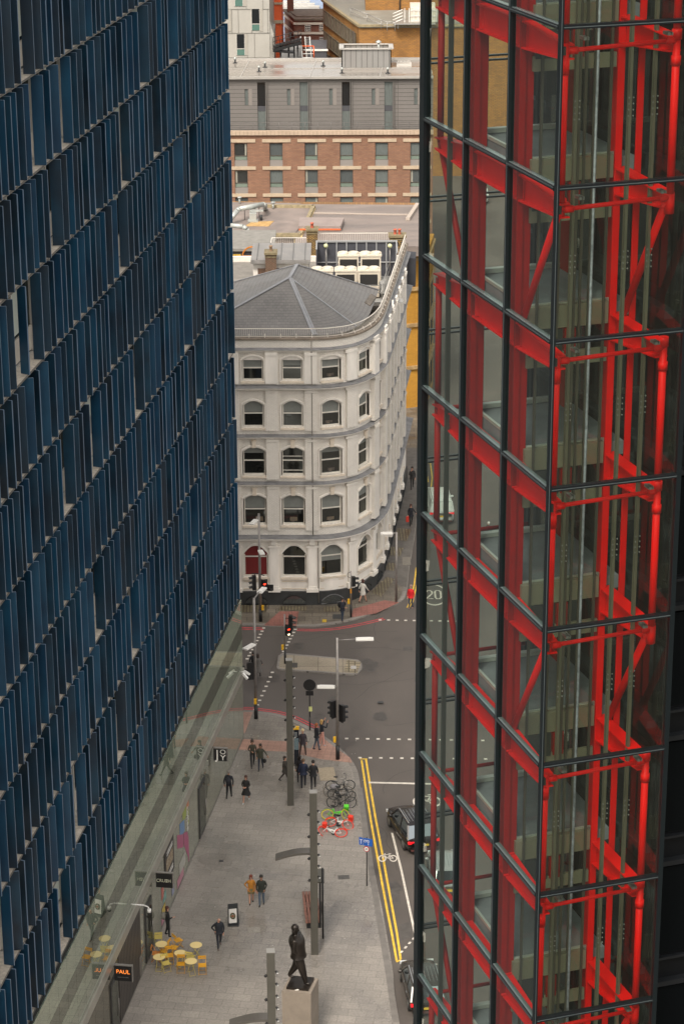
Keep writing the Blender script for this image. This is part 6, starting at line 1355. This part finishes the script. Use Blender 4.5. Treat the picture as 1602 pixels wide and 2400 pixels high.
# trees, none visible
# ================================================================ STATUE PLINTH
# ================================================================ PEOPLE
SKIN={'pale':M('skin_pale',(.5,.27,.19),.55),'tan':M('skin_tan',(.32,.16,.1),.55),'dark':M('skin_dark',(.1,.05,.032),.55)}
def cloth(c,n=None): return M('cloth_%02x%02x%02x'%tuple(int(min(1,x)**.45*255) for x in c),c,.85,ns=14,amt=.2)
def seg_d(p,a,b):
    ab=b-a; t=max(0,min(1,(p-a).dot(ab)/max(ab.length_squared,1e-9))); return (p-(a+ab*t)).length
def person(label,px,py,face=0,h=1.72,top=(.02,.02,.022),legs=(.015,.015,.018),shoes=(.01,.01,.01),skin='pale',hair=(.03,.02,.015),hairlen=0,walk=.25,arms=('swing','swing'),bare=False,skirt=None,coat=None,sleeve=True,cat='person',bag=None,loc=None,lean=0,scale=1,allmat=None,name='person',bulk=1.0,legspread=.0,headtilt=0,legw=1.0):
    base=Vector(loc) if loc is not None else at(px,py,.1)
    k=h/1.75*scale; V=[];E_=[];Rd=[];SG=[]
    def v(p,r,par=None,seg='top'):
        V.append(Vector(p)); Rd.append(r)
        if par is not None: E_.append((par,len(V)-1)); SG.append((len(V)-1,par,seg))
        return len(V)-1
    L=lean
    pel=v((0,0,.95),.125*bulk); sp=v((0,-L*.3,1.12),.125*bulk,pel); chs=v((0,-L*.7,1.32),.15*bulk,sp); nb=v((0,-L,1.46),.07,chs); nk=v((0,-L-.005,1.53),.052,nb,'skin')
    hx,hy=0,-L-.02-headtilt; jw=v((0,hy,1.59),.066,nk,'skin'); md=v((0,hy+.01,1.66),.088,jw,'skin'); tp_=v((0,hy+.015,1.735),.068,md,'skin'); no=v((0,hy-.1,1.64),.014,md,'skin')
    for si,s_ in enumerate((-1,1)):
        sh_=v((s_*.165*bulk,-L*.8,1.405),.065*bulk,chs); w_=walk*(1 if s_>0 else -1); mode=arms[si]
        if mode=='swing': el=(s_*.235*bulk,w_*.5,1.14); wr=(s_*.24,w_*.9-.1,.9)
        elif mode=='down': el=(s_*.235*bulk,.02,1.13); wr=(s_*.23,-.03,.88)
        elif mode=='phone': el=(s_*.24,-.12,1.16); wr=(s_*.1,-.16,1.5)
        elif mode=='front': el=(s_*.25,-.02,1.14); wr=(s_*.07,-.27,1.12)
        elif mode=='reach': el=(s_*.22,-.22,1.22); wr=(s_*.2,-.44,1.36)
        elif mode=='up': el=(s_*.24,-.2,1.3); wr=(s_*.2,-.3,1.62)
        elif mode=='hip': el=(s_*.36,.1,1.16); wr=(s_*.2,-.02,.98)
        elif mode=='pocket': el=(s_*.27,.08,1.14); wr=(s_*.17,-.06,.95)
        elif mode=='out': el=(s_*.3,.08,1.16); wr=(s_*.44,-.02,1.0)
        e=v(el,.046*bulk,sh_); wv=v(wr,.034,e); d=(Vector(wr)-Vector(el)).normalized()
        if mode in ('phone','up','front','reach'): pass
        pm=v(Vector(wr)+d*.075,.036,wv,'skin')
        side=d.cross(Vector((0,1,0)) if abs(d.y)<.8 else Vector((0,0,1))).normalized()
        cur=(Vector((0,-1,0))-d*d.dot(Vector((0,-1,0)))).normalized() if abs(d.y)<.95 else Vector((0,0,1))
        for j,ln in enumerate((.062,.075,.07,.055)):
            f0=v(Vector(wr)+d*.095+side*(j-1.5)*.02,.0095,pm,'skin'); f1=v(Vector(wr)+d*(.095+ln*.6)+side*(j-1.5)*.023+cur*.012,.009,f0,'skin'); v(Vector(wr)+d*(.095+ln)+side*(j-1.5)*.023+cur*.035,.008,f1,'skin')
        t0=v(Vector(wr)+d*.05-side*.035+cur*.01,.011,wv,'skin'); v(Vector(wr)+d*.09-side*.055+cur*.03,.009,t0,'skin')
    for s_ in (-1,1):
        w_=walk*(-1 if s_>0 else 1); ls=legspread*s_
        hp=v((s_*.09,.0,.9),.095*bulk*legw**.5,pel,'leg'); kn=v((s_*.095+ls*.5,-w_*.42-.02,.5),.062*bulk*legw,hp,'leg'); bk=1 if w_<0 else 0
        ay=-w_*1.0+(.06 if bk else 0); az=.09+(.07 if bk and walk>.15 else 0); an=v((s_*.095+ls,ay,az),.042*legw**1.6,kn,'leg'); 
        hl=v((s_*.095+ls,ay+.03,az-.045),.04,an,'shoe'); v((s_*.1+ls,ay-.13,max(.035,az-.06-(.02 if bk else 0))),.036,hl,'shoe')
    me=bpy.data.meshes.new('tmp'); me.from_pydata([tuple(x) for x in V],E_,[]); o=bpy.data.objects.new('tmp',me); COL.objects.link(o)
    sm=o.modifiers.new('s','SKIN'); sm.use_smooth_shade=True
    sv=me.skin_vertices[0].data if me.skin_vertices else None
    if sv is None: return None
    for i,r in enumerate(Rd): sv[i].radius=(r,r); sv[i].use_root=(i==0)
    ss=o.modifiers.new('u','SUBSURF'); ss.levels=1; ss.render_levels=1
    dg=bpy.context.evaluated_depsgraph_get(); dg.update(); nm=bpy.data.meshes.new_from_object(o.evaluated_get(dg)); bpy.data.objects.remove(o)
    mats=[cloth(top),SKIN[skin] if allmat is None else allmat,cloth(legs) if not bare else SKIN[skin],cloth(shoes)]
    if allmat is not None: mats=[allmat]*4
    nm.materials.clear()
    for m_ in mats: nm.materials.append(m_)
    mp={'top':0,'skin':1,'leg':2,'shoe':3}
    for pg in nm.polygons:
        c=pg.center; best=9;bm_=0
        for a,b_,sg in SG:
            dd=seg_d(c,V[a],V[b_])-Rd[a]*.8
            if dd<best: best=dd; bm_=mp[sg]
        if bm_==1 and c.z<1.5 and not sleeve and False: bm_=1
        pg.material_index=bm_; pg.use_smooth=True
    t=thing(name,label,cat,(0,0,0)); bo=bpy.data.objects.new('body',nm); COL.objects.link(bo); bo.parent=t
    HM=allmat or M('hair_%02x%02x'%(int(hair[0]*255),int(hair[1]*255)),hair,.7,ns=20,amt=.3)
    hc=Vector((0,hy+.01,1.68))
    if hairlen>=0:
        b=MB(); b.sph(hc+Vector((0,.022,.03)),.105,10,(1,1.05,1)); 
        if hairlen>0: b.sph(hc+Vector((0,.05,-.06-hairlen*.25)),.1,8,(1.05,.65,.9+hairlen*1.6))
        if hairlen==.01: b.sph(hc+Vector((0,.06,.13)),.05,8)
        part('hair',b,HM,t,True)
    b=MB()
    for s_ in (-1,1): b.sph(hc+Vector((s_*.033,-.09,-.012)),.011,5)
    b.box(tuple(hc+Vector((0,-.09,-.07))),(.04,.012,.008))
    if allmat is None: part('face_features',b,M('eye_dark',(.03,.015,.012),.4),t,True)
    b=MB()
    for s_ in (-1,1): b.sph(hc+Vector((s_*.093,.005,-.02)),.022,6,(.5,1,1.4))
    part('ear',b,mats[1],t,True)
    if coat:
        cc,zl,fl=coat; b=MB(); b.lathe((0,0,0),[(.165+fl,zl),(.15+fl*.5,(zl+.95)/2),(.145,.98),(.148,1.12),(.165,1.3),(.14,1.42),(.08,1.475)],14)
        for i in range(len(b.v)): x=b.v[i]; b.v[i]=Vector((x.x*1.18*bulk,x.y*.92*bulk-L*max(0,(x.z-.95)*1.6),x.z))
        part('jacket',b,allmat or cloth(cc),t,True)
    if skirt:
        cc,zl,fl=skirt; b=MB(); b.lathe((0,0,0),[(.16+fl,zl),(.16+fl*.4,(zl+.95)/2),(.14,1.0)],14)
        for i in range(len(b.v)):
            if b.v[i].z<zl+.02: a=math.atan2(b.v[i].y,b.v[i].x); b.v[i]*=1; b.v[i].z+=.03*math.sin(3*a)
        part('skirt',b,cloth(cc),t,True)
    t.location=base; t.rotation_euler[2]=rad(face); t.scale=(k,k,k)
    def W(p): return base+Matrix.Rotation(rad(face),4,'Z')@(Vector(p)*k)
    if bag:
        kind,col,lb=bag
        b=MB()
        if kind=='backpack': b.sph(W((0,.2,1.22)),.19,10,(.85,.6,1.15)); b.bar(W((-.1,.12,1.42)),W((-.1,-.08,1.36)),.03,.02); b.bar(W((.1,.12,1.42)),W((.1,-.08,1.36)),.03,.02)
        elif kind=='shoulder': b.sph(W((.27,.04,.98)),.15,8,(.7,1,.8)); b.tube(W((.26,.04,1.05)),W((.1,0,1.43)),.012,5)
        elif kind=='hand': b.sph(W((.26,-.05,.66)),.13,8,(.9,1.1,1.0)); b.tube(W((.25,-.08,.84)),W((.25,-.06,.72)),.012,5)
        elif kind=='carrier': b.box(tuple(W((-.3,-.12,.58))),(.22,.1,.42)); b.tube(W((-.26,-.12,.84)),W((-.28,-.12,.78)),.01,5)
        elif kind=='phone': b.box(tuple(W((.12,-.24,1.56))),(.04,.015,.13))
        single({'backpack':'backpack','phone':'mobile_phone','carrier':'carrier_bag'}.get(kind,'handbag'),b,cloth(col),lb,{'phone':'phone'}.get(kind,'bag'),tuple(W((0,0,1))))
    return t
person('person with hair in a bun and dark top walking towards us on the plaza',592,1797,10,1.74,(.055,.05,.035),(.018,.018,.02),skin='tan',hairlen=.01,walk=.2,arms=('front','swing'))
person('person in an olive blazer and jeans carrying a dark bag on the plaza',611,1804,-8,1.66,(.045,.045,.03),(.02,.028,.045),skin='tan',hairlen=.12,walk=.2,arms=('down','out'),coat=((.045,.045,.03),.85,.01),bag=('hand',(.012,.012,.012),'dark bag swinging from the hand of the person in the olive blazer'))
person('grey haired person in dark clothes with a backpack walking away by the shopfront',537,1871,170,1.76,(.018,.02,.027),(.012,.012,.014),skin='tan',hair=(.2,.18,.16),walk=.2,arms=('down','swing'),bulk=1.1,bag=('backpack',(.02,.021,.028),'dark backpack on the grey haired person by the shopfront'))
person('person in a black jacket and flared black skirt with white shoes',577,1880,-15,1.68,(.015,.014,.014),(.3,.2,.15),(.6,.6,.6),bare=True,hair=(.05,.02,.015),hairlen=.12,walk=.28,arms=('front','front'),skirt=((.012,.012,.013),.55,.13),coat=((.015,.014,.014),.9,.01))
person('person in a dark coat half hidden behind the farthest mast',668,1834,80,1.68,(.035,.03,.025),(.03,.02,.016),walk=.32,hairlen=.05,coat=((.035,.03,.025),.75,.05))
person('person in long black clothes walking just ahead of the navy suit',702,1832,180,1.68,(.014,.012,.014),(.014,.014,.016),hair=(.02,.014,.012),hairlen=.05,walk=.2,coat=((.014,.012,.014),.7,.03))
person('person in a navy suit jacket walking away, left one of the pair',711,1844,180,1.78,(.014,.02,.045),(.014,.016,.025),skin='pale',hair=(.12,.07,.04),walk=.15,arms=('pocket','swing'),bulk=1.15,coat=((.014,.02,.045),.82,.03))
person('person in a black suit walking away, right one of the pair',734,1849,178,1.82,(.012,.012,.014),(.012,.012,.014),hair=(.015,.012,.01),walk=.2,arms=('swing','pocket'),bulk=1.05,coat=((.012,.012,.014),.84,.03))
person('blond person in a dark purple hooded top standing beside the map totem',709.5,1770,5,1.7,(.035,.027,.034),(.06,.04,.033),hair=(.55,.42,.24),hairlen=.0,walk=.03,arms=('down','down'),legspread=.09,coat=((.035,.027,.034),.8,.04))
person('ginger haired person in a black jacket and blue jeans at the kerb',742,1757,110,1.72,(.012,.013,.018),(.06,.09,.12),(.03,.03,.035),hair=(.3,.09,.03),hairlen=.04,walk=.12,arms=('front','down'),coat=((.012,.013,.018),.85,.03))
person('blonde person in dark top and pink trousers raising a phone at the kerb',754,1748,120,1.7,(.015,.018,.025),(.6,.3,.25),(.5,.45,.45),hair=(.5,.3,.1),hairlen=.15,walk=.1,arms=('up','up'))
person('person in a grey patterned coat crossing the road behind the left lamp post',605,1590,175,1.7,(.13,.12,.11),(.06,.055,.05),(.02,.02,.02),hair=(.03,.02,.02),hairlen=.1,walk=.3,coat=((.13,.12,.11),.5,.08))
person('person in black crossing the road left of the grey patterned coat',594,1586,180,1.74,(.015,.015,.016),(.014,.014,.016),hair=(.02,.015,.012),walk=.2)
person('person in dark jacket and jeans looking at a phone beside the signal pole',802,1457,60,1.72,(.018,.02,.03),(.035,.05,.075),(.2,.16,.12),hair=(.02,.015,.012),walk=.05,arms=('front','phone'),bulk=1.1,coat=((.018,.02,.03),.85,.02),bag=('backpack',(.013,.013,.015),'black backpack worn by the person with the phone'))
person('person in a white coat walking past the plinth with a black handbag',850,1412,140,1.7,(.6,.58,.53),(.3,.17,.12),(.1,.05,.04),bare=True,hair=(.06,.02,.015),hairlen=.08,walk=.25,skirt=((.55,.53,.48),.62,.03),coat=((.6,.58,.53),.75,.03),bag=('shoulder',(.012,.012,.013),'black handbag on the arm of the person in the white coat'))
person('person in a bright red jacket and blue jeans at the side street corner',962,1426,-20,1.72,(.6,.015,.02),(.03,.045,.08),(.35,.2,.18),hair=(.3,.2,.16),walk=.06,arms=('down','down'),coat=((.6,.015,.02),.82,.02))
person('person in a dark suit and blue shirt on the phone far up the side street',965,1145,5,1.78,(.03,.027,.027),(.025,.024,.024),hair=(.03,.02,.015),walk=.2,arms=('phone','down'),coat=((.03,.027,.027),.84,.02))
person('person in a black coat holding a red carrier bag on the side pavement',962,1231,10,1.66,(.013,.014,.02),(.012,.012,.014),hair=(.06,.02,.015),hairlen=.1,walk=.15,arms=('down','out'),coat=((.013,.014,.02),.78,.03),bag=('carrier',(.6,.05,.03),'red carrier bag in the hand of the person on the side pavement'))
person('bald person in dark navy clothes walking alone near the menu board',514,2221,12,1.76,(.014,.016,.022),(.016,.018,.026),(.12,.08,.06),hairlen=-1,walk=.22,arms=('hip','down'),bulk=1.12,coat=((.014,.016,.022),.88,.02),headtilt=.05)
person('person in a mustard cardigan and patterned dress walking with a partner',589,2117,5,1.66,(.42,.17,.02),(.3,.15,.1),(.02,.015,.015),bare=True,hair=(.14,.03,.015),hairlen=.12,walk=.15,arms=('hip','down'),skirt=((.14,.11,.05),.68,.05),coat=((.42,.17,.02),.82,.03))
person('person in a dark green jacket and blue jeans beside the mustard cardigan',613,2122,-3,1.78,(.022,.026,.02),(.08,.11,.15),(.02,.018,.016),skin='tan',hair=(.015,.012,.01),walk=.12,arms=('down','pocket'),bulk=1.08,coat=((.022,.026,.02),.86,.02))
person('person in black with a grey backpack standing at the smoothie shop door',394,2193,100,1.7,(.013,.013,.014),(.012,.012,.013),hair=(.05,.012,.01),hairlen=.05,walk=.05,arms=('front','down'),bulk=1.2,legspread=.06,bag=('backpack',(.2,.19,.17),'grey and white backpack worn at the smoothie shop door'))
person('person in a blue shirt far up the side street, seen through the tower',1132,540,180,1.75,(.2,.42,.65),(.03,.03,.04),walk=.2)
person('older person with white hair seen through the tower glass from above',1143,1275,190,1.72,(.02,.022,.03),(.02,.02,.022),hair=(.6,.58,.55),walk=.1)
# ---- bronze statue on its plinth
BRZ=M('dark_bronze',(.028,.022,.018),.38,.5,ns=3,amt=.4,bump=.3,bs=12)
zt=3.0; fl_=G(684,2316,zt); fr_=G(724,2300,zt)
ctr=Vector(((fl_.x+fr_.x)/2,(fl_.y+fr_.y)/2,zt))
a_=G(660,2323,zt); b_=G(728,2329,zt); c_=G(746,2293,zt); d_=G(683,2288,zt)
t=thing('stone_plinth','tall square pale granite plinth under the bronze statue at the bottom','plinth',((a_.x+c_.x)/2,(a_.y+c_.y)/2,0))
ux=Vector((b_.x-a_.x,b_.y-a_.y,0)); uy=Vector((c_.x-b_.x,c_.y-b_.y,0)); 
b=MB(); b.ob((a_.x,a_.y,.1),ux,uy,Vector((0,0,zt-.1-.0))); part('block',b,M('plinth_granite',(.24,.2,.16),.6,ns=1.5,amt=.15,bump=.1,bs=60),t)
b=MB(); b.sph((a_.x+ux.x*.55,a_.y+.08,zt+.03),.05,8,(1.3,1,.7)); b.box((a_.x+ux.x*.5,a_.y+.1,zt+.015),(.12,.08,.03)); part('plinth_spotlight',b,WHITEP,t)
st=thing('bronze_statue','dark bronze statue of a cloaked figure striding on a bronze base plate','statue',tuple(ctr))
b=MB(); b.ob(Vector((a_.x,a_.y,zt+.002))+ux*.12+uy*.14,ux*.76,uy*.76,Vector((0,0,.12))); part('base_plate',b,BRZ,st)
fig=person('bronze figure',0,0,78,1.75,loc=(ctr.x-.08,ctr.y+.05,zt+.12),scale=1.72,allmat=BRZ,walk=.22,arms=('pocket','pocket'),bulk=1.5,legw=1.35,lean=-.08,hair=(.02,.02,.02),hairlen=.1,coat=((0,0,0),.84,.0),name='figure_root')
mw=fig.matrix_basis.copy()
for ch_ in list(fig.children):
    ch_.parent=st; ch_.matrix_basis=Matrix.Translation(-Vector(ctr))@mw
    if ch_.name.startswith('body'): ch_.name='figure'
    if ch_.name.startswith('jacket'): ch_.name='cloak'
bpy.data.objects.remove(fig)
